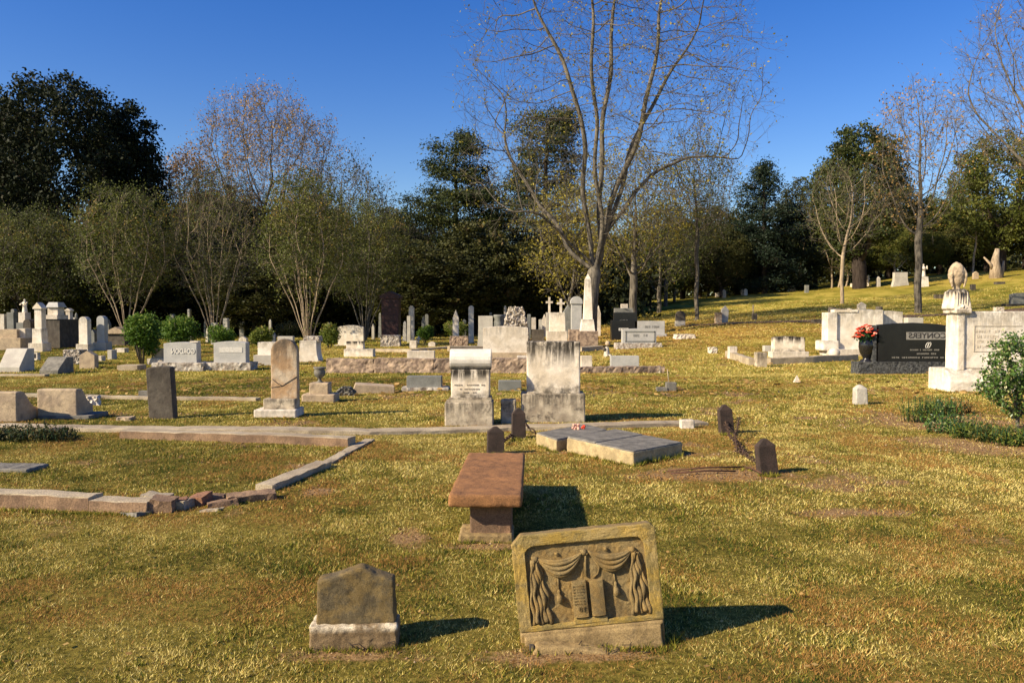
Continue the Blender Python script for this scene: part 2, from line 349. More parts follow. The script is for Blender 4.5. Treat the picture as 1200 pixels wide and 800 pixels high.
def shape(kind, w, h, t, o):
    """one stone part: x centred, front at y=0, z from 0"""
    m = MB(); bev = o.get('bevel', min(.012, h * .08, w * .06))
    if kind == 'box': m.box(-w / 2, w / 2, 0, t, 0, h)
    elif kind == 'arc': m.prism(arc(w, h, o.get('rise', .12) * w), 0, t)
    elif kind == 'semi': m.prism(arc(w, h, w / 2 * .97, 14), 0, t)
    elif kind == 'gable': m.prism([(-w / 2, 0), (w / 2, 0), (w / 2, h * (1 - o.get('rise', .25))), (0, h), (-w / 2, h * (1 - o.get('rise', .25)))], 0, t)
    elif kind == 'shoulder':
        s_ = w * .16; out = [(-w / 2, 0), (w / 2, 0), (w / 2, h - w * .38), (w / 2 - s_, h - w * .34)]
        r_ = w / 2 - s_; out += [(r_ * math.cos(a), h - w * .34 + r_ * math.sin(a)) for a in [math.pi * i / 12 for i in range(1, 12)]] + [(-w / 2 + s_, h - w * .34), (-w / 2, h - w * .38)]
        m.prism(out, 0, t)
    elif kind == 'ears':     # arched between two small shoulders
        e = w * .09; out = [(-w / 2, 0), (w / 2, 0), (w / 2, h * .86), (w / 2 - e, h * .86)] + [(x * (w / 2 - e), h * (.9 + .1 * math.cos(x * math.pi / 2))) for x in [1 - 2 * i / 10 for i in range(11)]] + [(-w / 2 + e, h * .86), (-w / 2, h * .86)]
        m.prism(out, 0, t)
    elif kind == 'flare':    # sides curving out towards the foot
        k = o.get('k', .16) * w; pr = [(w / 2, 0), (w / 2 - k * .35, h * .12), (w / 2 - k * .8, h * .35), (w / 2 - k, h * .62), (w / 2 - k, h)]
        m.prism([(-x, z) for x, z in pr[:1]] + pr + [(-x, z) for x, z in reversed(pr[1:])], 0, t)
    elif kind == 'taper': m.frustum(w, t, w * o.get('k', .8), t * o.get('k', .8), 0, h, 0, t / 2)
    elif kind == 'pyr': m.frustum(w, t, w * .04, t * .04, 0, h, 0, t / 2); bev = 0
    elif kind == 'obelisk':
        m.frustum(w, t, w * .58, t * .58, 0, h * .92, 0, t / 2); m.frustum(w * .58, t * .58, .01, .01, h * .92, h, 0, t / 2)
    elif kind == 'post':
        m.frustum(w, t, w * .9, t * .9, 0, h * .82, 0, t / 2); m.frustum(w * .9, t * .9, w * .2, t * .5, h * .82, h, 0, t / 2)
    elif kind == 'slant': m.prismx([(0, 0), (t, 0), (t, h), (t * .55, h), (0, h * .22)], -w / 2, w / 2)
    elif kind == 'backslant': m.prismx([(0, 0), (t, 0), (t, h * .36), (t * .86, h * .4), (t * .66, h * .55), (t * .48, h * .8), (t * .38, h * .95), (t * .26, h), (0, h)], -w / 2, w / 2)
    elif kind == 'roll':
        m.prismx([(t / 2 + t / 2 * math.cos(a), h / 2 + h / 2 * math.sin(a)) for a in [2 * math.pi * i / 20 for i in range(20)]], -w / 2, w / 2); bev = .01
    elif kind == 'rock': rockgrid(w, t, h, o.get('cell', max(w, h) / 22), o.get('amp', .03), m, seed=random.random() * 50); bev = 0
    elif kind == 'rockgable':
        rockgrid(w, t, h, w / 20, o.get('amp', .04), m, seed=random.random() * 50)
        m.v = [(x * (1 - .45 * max(0, z / h - .45) / .55), y, z) for x, y, z in m.v]; bev = 0
    elif kind == 'cross':
        a = w * .15; zc = h * .68
        m.prism([(-a, 0), (a, 0), (a, zc - a), (w / 2, zc - a), (w / 2, zc + a), (a, zc + a), (a, h), (-a, h), (-a, zc + a), (-w / 2, zc + a), (-w / 2, zc - a), (-a, zc - a)], 0, t)
    elif kind == 'lathe':
        m.lathe([(r * w / 2, z * h) for r, z in o['prof']], 0, t / 2, o.get('n', 20)); bev = 0
    elif kind == 'poly': m.prism([(x * w / 2, z * h) for x, z in o['pts']], 0, t)
    elif kind == 'figure':   # robed figure on a plinth
        m.lathe([(.5 * w / 2 * 1.6, 0), (.42 * w / 2 * 1.6, h * .2), (.33 * w / 2 * 1.6, h * .5), (.42 * w / 2 * 1.6, h * .72), (.3 * w / 2 * 1.6, h * .8), (.1 * w, h * .83), (.09 * w, h * .87)], 0, t / 2, 14)
        m.ball((0, t / 2, h * .92), h * .075, 10)
        m.tube([(-w * .3, t / 2, h * .74), (-w * .42, t * .1, h * .6), (-w * .1, -t * .1, h * .62)], h * .045, 7)
        m.tube([(w * .3, t / 2, h * .74), (w * .46, t * .1, h * .64), (w * .3, -t * .1, h * .84)], h * .045, 7); bev = 0
    elif kind == 'urn':
        m.lathe([(r * w / 2, z * h) for r, z in [(.62, 0), (.62, .06), (.34, .10), (.22, .2), (.3, .26), (.7, .36), (.88, .5), (.9, .62), (.78, .72), (1, .78), (1, .82), (.9, .84), (.3, .84)]], 0, t / 2); bev = 0
    return m, bev

def P(root, p, s, cx, yb, t0, y_off=None):
    pn, kind, x0, x1, yt, y1, t, mat = p[:8]; o = p[8] if len(p) > 8 else {}
    w = (x1 - x0) * s; h = (y1 - yt) * s; z0 = (yb - y1) * s
    if abs(z0) < 1e-6: pass
    m, bev = shape(kind, w, h, t, o)
    yo = o.get('y', (t0 - t) / 2); xo = ((x0 + x1) / 2 - cx) * s
    ck = o.get('lean', 0)
    m.v = [(x + xo + ck * z, y + yo, z + z0) for x, y, z in m.v]
    if z0 == 0:                         # foot reaches below the turf
        m.v = [(x, y, z - .12 if z < .001 else z) for x, y, z in m.v]
    ob = m.build(pn, M[mat] if isinstance(mat, str) else mat, root, bev)
    if 'erode' in o: erode(ob, *o['erode'])
    if 'label' in o: ob['label'] = o['label']
    return ob
def S(name, label, cat, cx, yb, parts, group=None, rz=0, Y=None, tilt=(0, 0)):
    loc = at(cx, yb) if Y is None else atY(cx, Y)
    s = loc.y / F
    if Y is not None:
        yb = 400 - F * math.tan(math.atan2(loc.z - EYE, Y) + PITCH); b0 = parts[0][5]
        parts = [tuple(p[:5]) + ((yb if p[5] == b0 else p[5]),) + tuple(p[6:]) for p in parts]
    t0 = parts[0][6]
    if len(parts) == 1:
        ob = P(None, (name,) + tuple(parts[0][1:]), s, cx, parts[0][5], t0); ob.location = loc; ob.rotation_euler = (tilt[0], tilt[1], rz)
        return tag(ob, label, cat, group)
    root = empty(name, loc, rz, tilt); tag(root, label, cat, group)
    base = parts[0][5]
    for p in parts: P(root, p, s, cx, base, t0)
    root['s'] = s
    return root
def text_obj(name, txt, size, mat, parent, x, y, z, depth=.006, mirror=True, width=None, spacing=1.0, bold=0.0):
    c = bpy.data.curves.new(name, 'FONT'); c.body = txt; c.size = size; c.extrude = depth; c.align_x = 'CENTER'; c.align_y = 'CENTER'
    c.space_character = spacing; c.offset = bold
    tmp = bpy.data.objects.new('tmp', c); me = bpy.data.meshes.new_from_object(tmp); bpy.data.objects.remove(tmp)
    me.name = name; ob = bpy.data.objects.new(name, me); COL.objects.link(ob); me.materials.append(mat)
    xs = [v.co.x for v in me.vertices]; k = (width / (max(xs) - min(xs))) if width else 1
    for v in me.vertices: v.co = Vector((v.co.x * k * (-1 if mirror else 1) + x, y - v.co.z, v.co.y + z))
    ob.parent = parent; return ob
def strokes(name, parent, mat, x, z, w, h, y, n, depth=.006, seed=1):
    """a line of small carved letters too worn to read"""
    r_ = random.Random(seed); m = MB(); cw = w / n
    for i in range(n):
        if r_.random() < .1: continue
        cx = x - w / 2 + cw * (i + .5); a = cw * .34; th = cw * .16
        k = r_.randint(0, 4)
        m.box(cx - a, cx - a + th, y - depth, y + .002, z - h / 2, z + h / 2)
        if k in (0, 1, 4): m.box(cx + a - th, cx + a, y - depth, y + .002, z - h / 2, z + h / 2)
        if k in (0, 2, 3): m.box(cx - a + th, cx + a - th, y - depth, y + .002, z + h / 2 - th, z + h / 2)
        if k in (1, 2, 3): m.box(cx - a + th, cx + a - th, y - depth, y + .002, z - th / 2, z + th / 2)
        if k in (3, 4): m.box(cx - a + th, cx + a - th, y - depth, y + .002, z - h / 2, z - h / 2 + th)
    return m.build(name, mat, parent)
# ================================================================== hero headstone with carved curtains and a book
def build_hero():
    loc = at(697, 757); s = loc.y / F; loc.z -= .028
    th = R(5.6)
    root = empty('headstone', loc); tag(root, 'leaning mossy brown headstone carved with draped curtains, tassels and an open book', 'headstone')
    k = s / 4.443; bx, bz = 485, 690; ca, sa = math.cos(th), math.sin(th)
    def L(cx, cy):                      # mark on the stone -> its own upright x, z
        dx = (cx - bx) * k; dz = -(cy - bz) * k
        return (dx * ca + dz * sa, -dx * sa + dz * ca)
    T = .105
    def tilt(o):
        o.rotation_euler = (R(-5), -th, 0); o.location = (.0, 0, .0); return o
    W0, W1, H = -.352, .352, .585
    fr = MB()
    ch = .045
    outer = [(W0, -.15), (W1, -.15), (W1, H - .018), (W1 - .02, H), (W0 + ch, H), (W0, H - ch)]
    fr.prism(outer, .028, T)
    # raised frame: ring between outer outline and the rounded recess
    ix0, ix1, iz0, iz1, rc = -.292, .292, .150, .532, .05
    inner = []
    for cx_, cz_, a0 in ((ix1 - rc, iz1 - rc, 0), (ix0 + rc, iz1 - rc, 90)):
        for i in range(7): a = R(a0 + 15 * i); inner.append((cx_ + rc * math.cos(a), cz_ + rc * math.sin(a)))
    inner = [(ix0, iz0), (ix1, iz0)] + inner
    lo = .125
    outr = [(W0, lo), (W1, lo)]
    def onout(p):                       # push inner point outwards to the outline
        x, z = p
        if abs(x) > abs((z - .34)) * 1.45: return (W1 if x > 0 else W0, z)
        return (x * 1.03, H)
    ou = [(W0, lo), (W1, lo)]
    n = len(inner)
    for i, p in enumerate(inner[2:]):
        j = i
        if j < 7: t_ = j / 6; q = (W1, H - .09) if j == 0 else ((W1, H - .018) if j <= 2 else ((W1 - .02, H) if j <= 4 else (W1 - .07 , H)))
        else:
            jj = j - 7; q = (W0 + .09, H) if jj == 0 else ((W0 + ch, H) if jj <= 3 else ((W0, H - ch) if jj <= 5 else (W0, H - .10)))
        ou.append(q)
    vs = [(x, 0, z) for x, z in ou] + [(x, 0, z) for x, z in inner] + [(x, .0285, z) for x, z in ou] + [(x, .0285, z) for x, z in inner]
    fs = []
    for i in range(n):
        j = (i + 1) % n
        fs += [(i, j, n + j, n + i), (n + i, n + j, 3 * n + j, 3 * n + i), (j, i, 2 * n + i, 2 * n + j)]
    f2 = MB(); f2.add(vs, fs)
    o = tilt(f2.build('frame', M['heroframe'], root, .004)); 
    sub = o.modifiers.new('s', 'SUBSURF'); sub.subdivision_type = 'SIMPLE'; sub.levels = 4; sub.render_levels = 4
    t = bpy.data.textures.new('clouds', 'CLOUDS'); t.noise_scale = .022; t.noise_depth = 4; d = o.modifiers.new('d', 'DISPLACE'); d.texture = t; d.strength = .009; d.texture_coords = 'LOCAL'
    sl = tilt(fr.build('slab', M['hero'], root, .006)); erode(sl, .007, .007, .05)
    # rebuild the slab's face as a pitted panel
    nx, nz = 150, 100; X, Z = np.meshgrid(np.linspace(ix0 - .01, ix1 + .01, nx), np.linspace(iz0 - .01, iz1 + .01, nz))
    yy = .0225 - .004 * vnoise(X * 90 + 200, Z * 90 + 200, 3) - .003 * vnoise(X * 30 + 200, Z * 30 + 200, 4)
    v = np.stack([X.ravel(), yy.ravel(), Z.ravel()], 1); I = np.arange(nx * nz).reshape(nz, nx)
    q = np.stack([I[:-1, :-1].ravel(), I[:-1, 1:].ravel(), I[1:, 1:].ravel(), I[1:, :-1].ravel()], 1)
    tilt(fast('carved_panel', v, q, M['hero'], root, smooth=True))
    # lower ledge moulding and worn corner
    m = MB(); m.box(W0 + .005, W1 - .005, -.006, .03, .104, .122); m.box(W0 + .02, W1 - .02, -.012, .03, -.1, .098)
    o = tilt(m.build('plinth', M['herobase'], root, .005)); erode(o, .007, .006, .04)
    # swags
    def swag(c0, c1, sag, wid, nf=7, nm='swag'):
        p0 = np.array(L(*c0)); p1 = np.array(L(*c1)); m = MB()
        for j in range(nf):
            u = j / (nf - 1); pts = []
            for i in range(19):
                t_ = i / 18; x = p0[0] + (p1[0] - p0[0]) * t_; z = p0[1] + (p1[1] - p0[1]) * t_
                c = 4 * t_ * (1 - t_); z -= c * (sag * .28 + sag * .72 * u) + u * .012 * (1 - c)
                x += (t_ - .5) * -.02 * u
                pts.append((x, .018 - .010 * c - (.004 if j % 2 else 0), z))
            m.tube(pts, [(.004 + .0072 * 4 * (i / 18) * (1 - i / 18)) * (1.0 if j % 2 else .8) for i in range(19)], 8, squash=(1, 1.6, 1))
        # cloth body behind the folds
        bodyv = []; bf = []
        for i in range(19):
            t_ = i / 18; c = 4 * t_ * (1 - t_); x = p0[0] + (p1[0] - p0[0]) * t_; z = p0[1] + (p1[1] - p0[1]) * t_
            bodyv += [(x, .014 - .006 * c, z - c * sag * .24), (x, .014 - .006 * c, z - .004 - c * sag), (x, .024, z - c * sag * .2), (x, .024, z - .004 - c * (sag + .004))]
        for i in range(18):
            a = 4 * i; b = a + 4; bf += [(a, a + 1, b + 1, b), (a, b, b + 2, a + 2), (a + 1, a + 3, b + 3, b + 1)]
        m.add(bodyv, bf, True)
        return tilt(m.build(nm, M['hero'], root))
    swag((178, 205), (425, 170), .100, .03); swag((450, 165), (690, 152), .097, .03)
    # knots where the curtain is gathered
    for c in ((172, 212), (432, 172), (688, 158), (285, 182), (545, 155)):
        m = MB(); x, z = L(*c); r_ = .016 if c[0] not in (285, 545) else .009
        m.ball((x, .012, z), r_, 12, (1, .8, 1)); m.ball((x + r_ * .7, .012, z - r_ * .5), r_ * .6, 8); m.ball((x - r_ * .7, .014, z + r_ * .4), r_ * .55, 8)
        tilt(m.build('curtain_knot', M['hero'], root))
    # side drapes: hanging twisted folds
    def drape(ct, cb, wt, wb, sgn):
        (x0, z0), (x1, z1) = L(*ct), L(*cb); m = MB()
        for j in range(5):
            pts = []; rad = []
            for i in range(31):
                t_ = i / 30; w_ = wt + (wb - wt) * min(1, t_ * 1.8)
                off = (j / 4 - .5) * w_; wob = .0045 * math.sin(t_ * 17 + j * 1.1) * min(1, t_ * 4)
                pts.append((x0 + (x1 - x0) * t_ + off + wob, .016 - .006 * (j % 2) - .005 * math.sin(t_ * 13 + j * 2.1), z0 + (z1 - z0) * t_ + (.012 * (j % 2) * t_)))
                rad.append(.0070 + .005 * t_ + .0025 * math.sin(t_ * 17 + j + 1))
            m.tube(pts, rad, 8, squash=(1, 1.3, 1))
        m2 = MB(); m2.box(min(x0, x1) - .0, max(x0, x1) + .0, .014, .024, z1, z0)
        return tilt(m.build('side_drape', M['hero'], root))
    drape((168, 215), (212, 550), .026, .076, 1); drape((705, 170), (735, 492), .026, .074, -1)
    # tassels on cords
    for ct, cm, cb in (((292, 300), (297, 372), (305, 432)), ((590, 285), (598, 330), (606, 395))):
        (x0, z0), (xm, zm), (x1, z1) = L(*ct), L(*cm), L(*cb); m = MB()
        m.tube([(x0, .016, z0), (xm, .016, zm)], .0035, 6)
        m.tube([(xm, .014, zm + .004), (xm, .01, zm - .006), (xm, .012, zm - .012), ((xm + x1) / 2, .008, (zm + z1) / 2), (x1, .008, z1)], [.004, .009, .006, .014, .019], 10)
        tilt(m.build('tassel', M['hero'], root))
    # central cord loop
    m = MB(); x0, z0 = L(440, 190); x1, z1 = L(445, 300); m.tube([(x0, .014, z0), (x0 - .006, .012, (z0 + z1) / 2), (x1, .014, z1)], .005, 6)
    x2, z2 = L(505, 230); m.tube([L(470, 190)[:1] + (.015, L(470, 190)[1]), (x2 + .006, .015, z2 - .02), L(505, 285)[:1] + (.015, L(505, 285)[1]), L(480, 308)[:1] + (.015, L(480, 308)[1])], .004, 6)
    tilt(m.build('cord', M['hero'], root))
    # open book on a ledge
    book = MB(); 
    for (a, b) in (((362, 325), (455, 505)), ((456, 318), (545, 498))):
        (xa, za), (xb, zb) = L(*a), L(*b); zb = L(455, 502)[1]; za = max(za, zb + .155); n_ = 10; vs = []; 
        for i in range(n_ + 1):
            t_ = i / n_; x = xa + (xb - xa) * t_; dome = -.010 - .007 * math.sin(math.pi * (t_ * .8 + .1)) 
            vs += [(x, dome, zb), (x, dome, za), (x, .024, zb), (x, .024, za)]
        fs = []
        for i in range(n_):
            p = 4 * i; r_ = p + 4; fs += [(p, r_, r_ + 1, p + 1), (p + 1, r_ + 1, r_ + 3, p + 3), (p, p + 2, r_ + 2, r_)]
        fs += [(0, 1, 3, 2), (4 * n_, 4 * n_ + 2, 4 * n_ + 3, 4 * n_ + 1)]
        book.add(vs, fs)
    bo = tilt(book.build('open_book', M['hero'], root)); 
    x0, z0 = L(382, 545); x1, z1 = L(555, 508); m = MB(); m.box(x0, x1, -.004, .024, z0, z0 + .026); lb = tilt(m.build('book_ledge', M['heroframe'], root, .003))
    # worn lettering on the left page
    x0, z0 = L(405, 440)
    for i in range(7):
        s_ = strokes('inscription', bo, M['hero'], x0 + .0, z0 + .088 - i * .014, .052, .005, -.0165, 9, .0015, 5 + i)
    s_ = strokes('inscription', bo, M['hero'], x0 + .01, z0 - .02, .035, .02, -.018, 2, .004, 11)
    # broken footing in front
    m = MB(); pts = [(-.30, -.1), (.36, -.1), (.375, -.002), (.2, .018), (0, .045), (-.16, .066), (-.28, .062), (-.305, .03)]
    m.prism(pts, -.10, -.012); o = m.build('broken_footing', M['herobase'], root, .008); erode(o, .008, .014, .05)
    m = MB(); m.box(-.318, -.295, -.075, -.03, -.05, .055); m.build('iron_pin', M['darkslab'], root, .004)
build_hero()

# small gabled stone at lower left
r0 = S('headstone', 'small dark mossy headstone with a chipped peaked top on a crusted base', 'headstone', 414, 761, [
    ('base', 'box', 362, 466, 733, 761, .17, 'smallbase', {'erode': (.008, .014, .04)}),
    ('slab', 'poly', 369, 463, 667, 736, .10, 'small', {'pts': [(-1, 0), (1, 0), (.96, .80), (.5, .90), (.14, 1.02), (-.06, .985), (-.5, .87), (-.98, .80)], 'erode': (.0065, .009, .05)})], rz=R(3))
# twigs at its foot
# table tomb
def table_tomb():
    a = at(573, 634); s = a.y / F
    root = empty('table_tomb', (a.x + .01, a.y + .02, a.z), R(-1.5)); tag(root, 'low table tomb with a long reddish brown top slab on pedestals', 'tomb')
    m = MB(); m.box(-.285, .225, -.13, 1.62, .262, .352); o = m.build('top_slab', M['table'], root, .02); erode(o, .012, .012, .07)
    m = MB(); m.box(-.145, .15, .0, .2, .04, .264); o = m.build('pedestal', M['tableleg'], root, .006); erode(o, .01, .01, .05)
    m = MB(); m.box(-.145, .15, 1.2, 1.4, -.08, .264); m.build('pedestal', M['tableleg'], root, .006)
    m = MB(); m.box(-.22, .16, -.05, .26, -.1, .055); o = m.build('footing', M['herobase'], root, .012); erode(o, .01, .022, .05)
table_tomb()

# two big marble monuments
S('monument', 'weathered white marble monument with a rolled scroll top, left of the wider plain one', 'monument', 550, 499, [
    ('base', 'box', 521, 578, 471, 499, .48, 'monbase', {'erode': (.014, .01, .08)}),
    ('plinth', 'box', 526, 576, 466, 472, .42, 'monbase'),
    ('body', 'box', 528, 574, 433, 467, .32, 'mon', {'erode': (.012, .006, .06)}),
    ('scroll_cap', 'roll', 526.5, 575.5, 409, 434, .34, 'roll')])
mo = bpy.data.objects['monument']
for i, (zz, ww, nn) in enumerate(((.60, .46, 15), (.54, .3, 9), (.49, .2, 7))):
    strokes('inscription', mo, M['worn'], 0, zz, ww, .018, .077, nn, .004, i + 1)
S('monument', 'wide plain white marble monument with black streaks under its top edge', 'monument', 648, 495, [
    ('base', 'box', 611, 686, 461, 495, .5, 'monbase', {'erode': (.014, .01, .08)}),
    ('body', 'box', 617.5, 680.5, 400, 462, .34, 'mon', {'erode': (.013, .006, .07)})])
S('footstone', 'small white topped stone in the shade between the two big marble monuments', 'stone', 596, 496, [('s', 'box', 587, 605, 468, 496, .2, 'monbase', {'erode': (.012, .02, .07)})])

# brown arched headstone
bh = S('headstone', 'tall rusty brown arched headstone with a V crack on a white stepped base', 'headstone', 325, 489, [
    ('base', 'box', 297, 347, 480, 489, .5, 'clean', {'erode': (.015, .01, .08)}),
    ('plinth', 'box', 306, 344, 468, 481, .3, 'monbase', {'erode': (.015, .012, .08)}),
    ('slab', 'semi', 313.5, 345.5, 397, 469, .13, 'brown', {'erode': (.012, .010, .08), 'lean': -.0})])
s_ = at(325, 489).y / F
m = MB(); pts = [(316, 445), (322, 450), (328, 453), (334, 449), (345, 442)]
m.tube([((x - 325 - .4) * s_, .5 / 2 - .065 - .004, (489 - y) * s_) for x, y in pts], .006, 5)
m.tube([((x - 325 - .4) * s_, .5 / 2 - .065 - .004, (489 - y) * s_) for x, y in [(314, 455), (328, 453)]], .004, 5)
m.build('crack', M['letterdark'], bh)
S('headstone', 'dark brown plain slab headstone leaning left, alone on the grass', 'headstone', 190, 491, [
    ('s', 'arc', 174, 204, 429, 491, .16, 'darkslab', {'rise': .05, 'erode': (.014, .012, .09)})], tilt=(0, R(-3)))
# two thick stones at far left
S('headstone', 'thick grey stone marker with a sloping back, cut by the left edge of the photo', 'headstone', 2, 494, [
    ('s', 'backslant', -18, 20, 459, 494, .55, 'tan', {'erode': (.014, .01, .08)})])
S('headstone', 'thick grey brown stone marker with a sloping back, beside a small white boulder', 'headstone', 64, 491, [
    ('base', 'box', 44, 104, 487, 491, .62, 'ledger'), ('slab', 'backslant', 41, 88, 456, 489, .5, 'tan', {'erode': (.014, .01, .08)})])
S('boulder', 'small pale broken stone right of the thick sloping marker', 'stone', 106, 475, [('s', 'rock', 98, 113, 465, 475, .18, 'clean', {'amp': .06, 'cell': .03})])
S('marker_stone', 'small grey block beside the leaning dark slab', 'stone', 168, 467, [('s', 'box', 162, 174, 458, 467, .15, 'ledger')])
S('marker_stone', 'tiny flat stone in the grass between the thick marker and the dark slab', 'stone', 143, 493, [('s', 'rock', 136, 152, 489, 493, .2, 'tan', {'amp': .02, 'cell': .03})])

# iron-stone posts with chain
for lab, cx, yb, x0, x1, yt, tl in (
    ('dark pyramid topped post right behind the table tomb', 581, 533, 571, 592, 500, 0),
    ('dark post with a chain stub in front of the gap between the two marble monuments', 608, 514, 600, 617, 478, 0),
    ('dark leaning post wound with a rusty chain', 854, 508, 845, 862, 474, -5),
    ('dark leaning post with nothing on it, nearest of the chained posts', 903, 556, 891, 914, 514, -6)):
    S('chain_post', lab, 'post', cx, yb, [('s', 'post', x0, x1, yt, yb, (x1 - x0) * at(cx, yb).y / F * .6, 'post', {'bevel': .006})], group='dark stone posts of a chain fence', tilt=(R(-2), R(tl)), rz=R(8))
def chain(name, label, pts, link=.055, r_=.008, lay=False):
    P_ = [Vector(p) for p in pts]; m = MB(); d = 0; segs = []
    tot = sum((P_[i + 1] - P_[i]).length for i in range(len(P_) - 1)); n = int(tot / (link * 1.75)); 
    for k in range(n):
        dd = tot * (k + .5) / n; i = 0
        while dd > (P_[i + 1] - P_[i]).length and i < len(P_) - 2: dd -= (P_[i + 1] - P_[i]).length; i += 1
        t = (P_[i + 1] - P_[i]).normalized(); c = P_[i] + t * dd
        side = t.cross(Vector((0, 0, 1))); side = side.normalized() if side.length > .05 else Vector((1, 0, 0)); up = side.cross(t)
        ax = side if k % 2 == 0 else up
        c = c + Vector((random.uniform(-1, 1), random.uniform(-1, 1), 0)) * .006
        m.tube([c + t * (link * math.cos(a)) + ax * (link * .5 * math.sin(a)) for a in [2 * math.pi * q / 10 for q in range(10)]], r_, 5, closed=True)
    o = m.build(name, M['chain']); tag(o, label, 'chain'); return o
pa = at(857, 505); pb = at(898, 553)
chain('chain', 'rusty chain hanging from the leaning post and trailing to the nearer post', [
    (pa.x - .10, pa.y - .06, pa.z + .26), (pa.x - .02, pa.y - .13, pa.z + .15), (pa.x + .08, pa.y - .13, pa.z + .20), tuple(at(861, 520) + Vector((0, 0, .08))),
    tuple(at(864, 531) + Vector((0, 0, .03))), tuple(at(876, 537) + Vector((0, 0, .03))), tuple(at(890, 546) + Vector((0, 0, .03)))], .06, .0065)
chain('chain', 'second strand of rusty chain coiled at the foot of the leaning post', [
    (pa.x - .12, pa.y - .05, pa.z + .2), tuple(at(856, 517) + Vector((0, 0, .06))), tuple(at(867, 524) + Vector((0, 0, .03))), tuple(at(872, 533) + Vector((0, 0, .02))), tuple(at(880, 531) + Vector((0, 0, .02)))], .055, .006)
pc = at(608, 514)
chain('chain', 'short chain stub on the post between the marble monuments', [(pc.x + .09, pc.y, pc.z + .2), (pc.x + .14, pc.y - .02, pc.z + .14), (pc.x + .2, pc.y - .03, pc.z + .1), (pc.x + .26, pc.y, pc.z + .03)], .04, .009)
pc = at(590, 527)
chain('chain', 'bit of chain in the grass between the two dark posts by the table tomb', [tuple(at(589, 522) + Vector((0, 0, .05))), tuple(at(596, 517) + Vector((0, 0, .05))), tuple(at(601, 512) + Vector((0, 0, .05)))], .04, .009)
for i, (a, b, lab) in enumerate((((782, 554), (872, 549), 'longer rusty iron rod lying on bare soil left of the nearest chained post'), ((786, 557), (862, 554), 'shorter rusty iron rod, in front of the longer one on the bare soil'), ((872, 549), (893, 557), 'short bent rusty rod at the foot of the nearest chained post'))):
    m = MB(); p, q = at(*a), at(*b); o_ = (p + q) / 2
    m.tube([p - o_ + Vector((0, 0, .02)), Vector((0, 0, .035)), q - o_ + Vector((0, 0, .02))], .008, 7); o = m.build('iron_rod', M['rust']); o.location = o_; tag(o, lab, 'rod', 'rusty rods by the posts')

# ledgers
def ledger(label, corner, left, right, h, top2=None):
    c = at(*corner); l = at(*left); r_ = at(*right)
    u = (l - c); u.z = 0; v = (r_ - c); v.z = 0
    root = empty('ledger_slab', c); tag(root, label, 'grave slab', 'low stone grave slabs')
    q = [Vector((0, 0, 0)), v, u + v, u]
    m = MB(); n = 4
    m.add([(p.x, p.y, -.1) for p in q] + [(p.x, p.y, h) for p in q], [(0, 3, 2, 1), (0, 1, 5, 4), (1, 2, 6, 5), (2, 3, 7, 6), (3, 0, 4, 7)])
    m.add([(p.x, p.y, h) for p in q], [(0, 1, 2, 3)], mi=0)
    o = m.build('block', M['ledgerside'], root, .008); erode(o, .014, .016, .07)
    cc = (u + v) / 2; m = MB(); q2 = [cc + (p - cc) * .985 for p in q]
    if top2 is None: parts = [(0, 1)]
    else: parts = [(0, top2 - .005), (top2 + .005, 1)]
    for i, (a, b) in enumerate(parts):
        m = MB(); e = [q2[0].lerp(q2[3], a), q2[1].lerp(q2[2], a), q2[1].lerp(q2[2], b), q2[0].lerp(q2[3], b)]; zz = h + .012 + .008 * i
        m.add([(p.x, p.y, h - .04) for p in e] + [(p.x, p.y, zz) for p in e], [(0, 3, 2, 1), (4, 5, 6, 7), (0, 1, 5, 4), (1, 2, 6, 5), (2, 3, 7, 6), (3, 0, 4, 7)])
        o = m.build('top_slab', M['ledger'], root, .006); erode(o, .014, .008, .07)
    return root
ledger('wide low grave slab split across, nearer of the two behind the table tomb', (742, 546), (664, 529), (800, 533), .145, .55)
ledger('narrow low grave slab with pink flowers on it, in front of the wide marble monument', (652, 529), (628, 521), (712, 516), .135)
fl = empty('flower_bunch', at(675, 517) + Vector((0, .05, .145))); tag(fl, 'small bunch of pink flowers lying on the narrow grave slab', 'flowers')
m = MB()
for i in range(14): m.ball((random.uniform(-.05, .05), random.uniform(-.04, .04), random.uniform(.01, .06)), random.uniform(.014, .024), 7)
m.build('petals', M['petal_pink'], fl)
m = MB()
for i in range(4): m.ball((random.uniform(.08, .12), random.uniform(-.04, .04), random.uniform(.01, .05)), random.uniform(.014, .02), 7)
m.build('dark_petals', M['petal_red'], fl)
S('marker_stone', 'small white block in the grass right of the two marble monuments', 'stone', 806, 502, [('s', 'box', 798, 814, 492, 502, .14, 'clean', {'erode': (.012, .012, .06)})])
S('marker_stone', 'white pointed marker post standing alone on the lawn', 'post', 1011, 474, [('s', 'post', 1003.5, 1018, 451, 474, .2, 'greytan', {'erode': (.012, .01, .06)})], tilt=(0, R(-2)))
S('boulder', 'tiny white peaked stone on the open lawn', 'stone', 936, 448, [('s', 'pyr', 929, 942, 440, 448, .2, 'clean')])
S('boulder', 'white lump of stone on the lawn near the grave plot on the right', 'stone', 836, 414, [('s', 'rock', 831, 841, 407, 414, .25, 'clean', {'amp': .05, 'cell': .05})])
sk = S('marker_stone', 'small grey block with a thin stake in it on the lawn', 'stone', 786, 458, [('block', 'box', 781, 793, 448, 458, .16, 'ledger'), ('foot', 'box', 770, 782, 454, 458, .2, 'ledger')])
m = MB(); m.tube([(-.02, .08, .1), (-.06, .08, .46)], .009, 6); m.build('stake', M['wood'], sk)

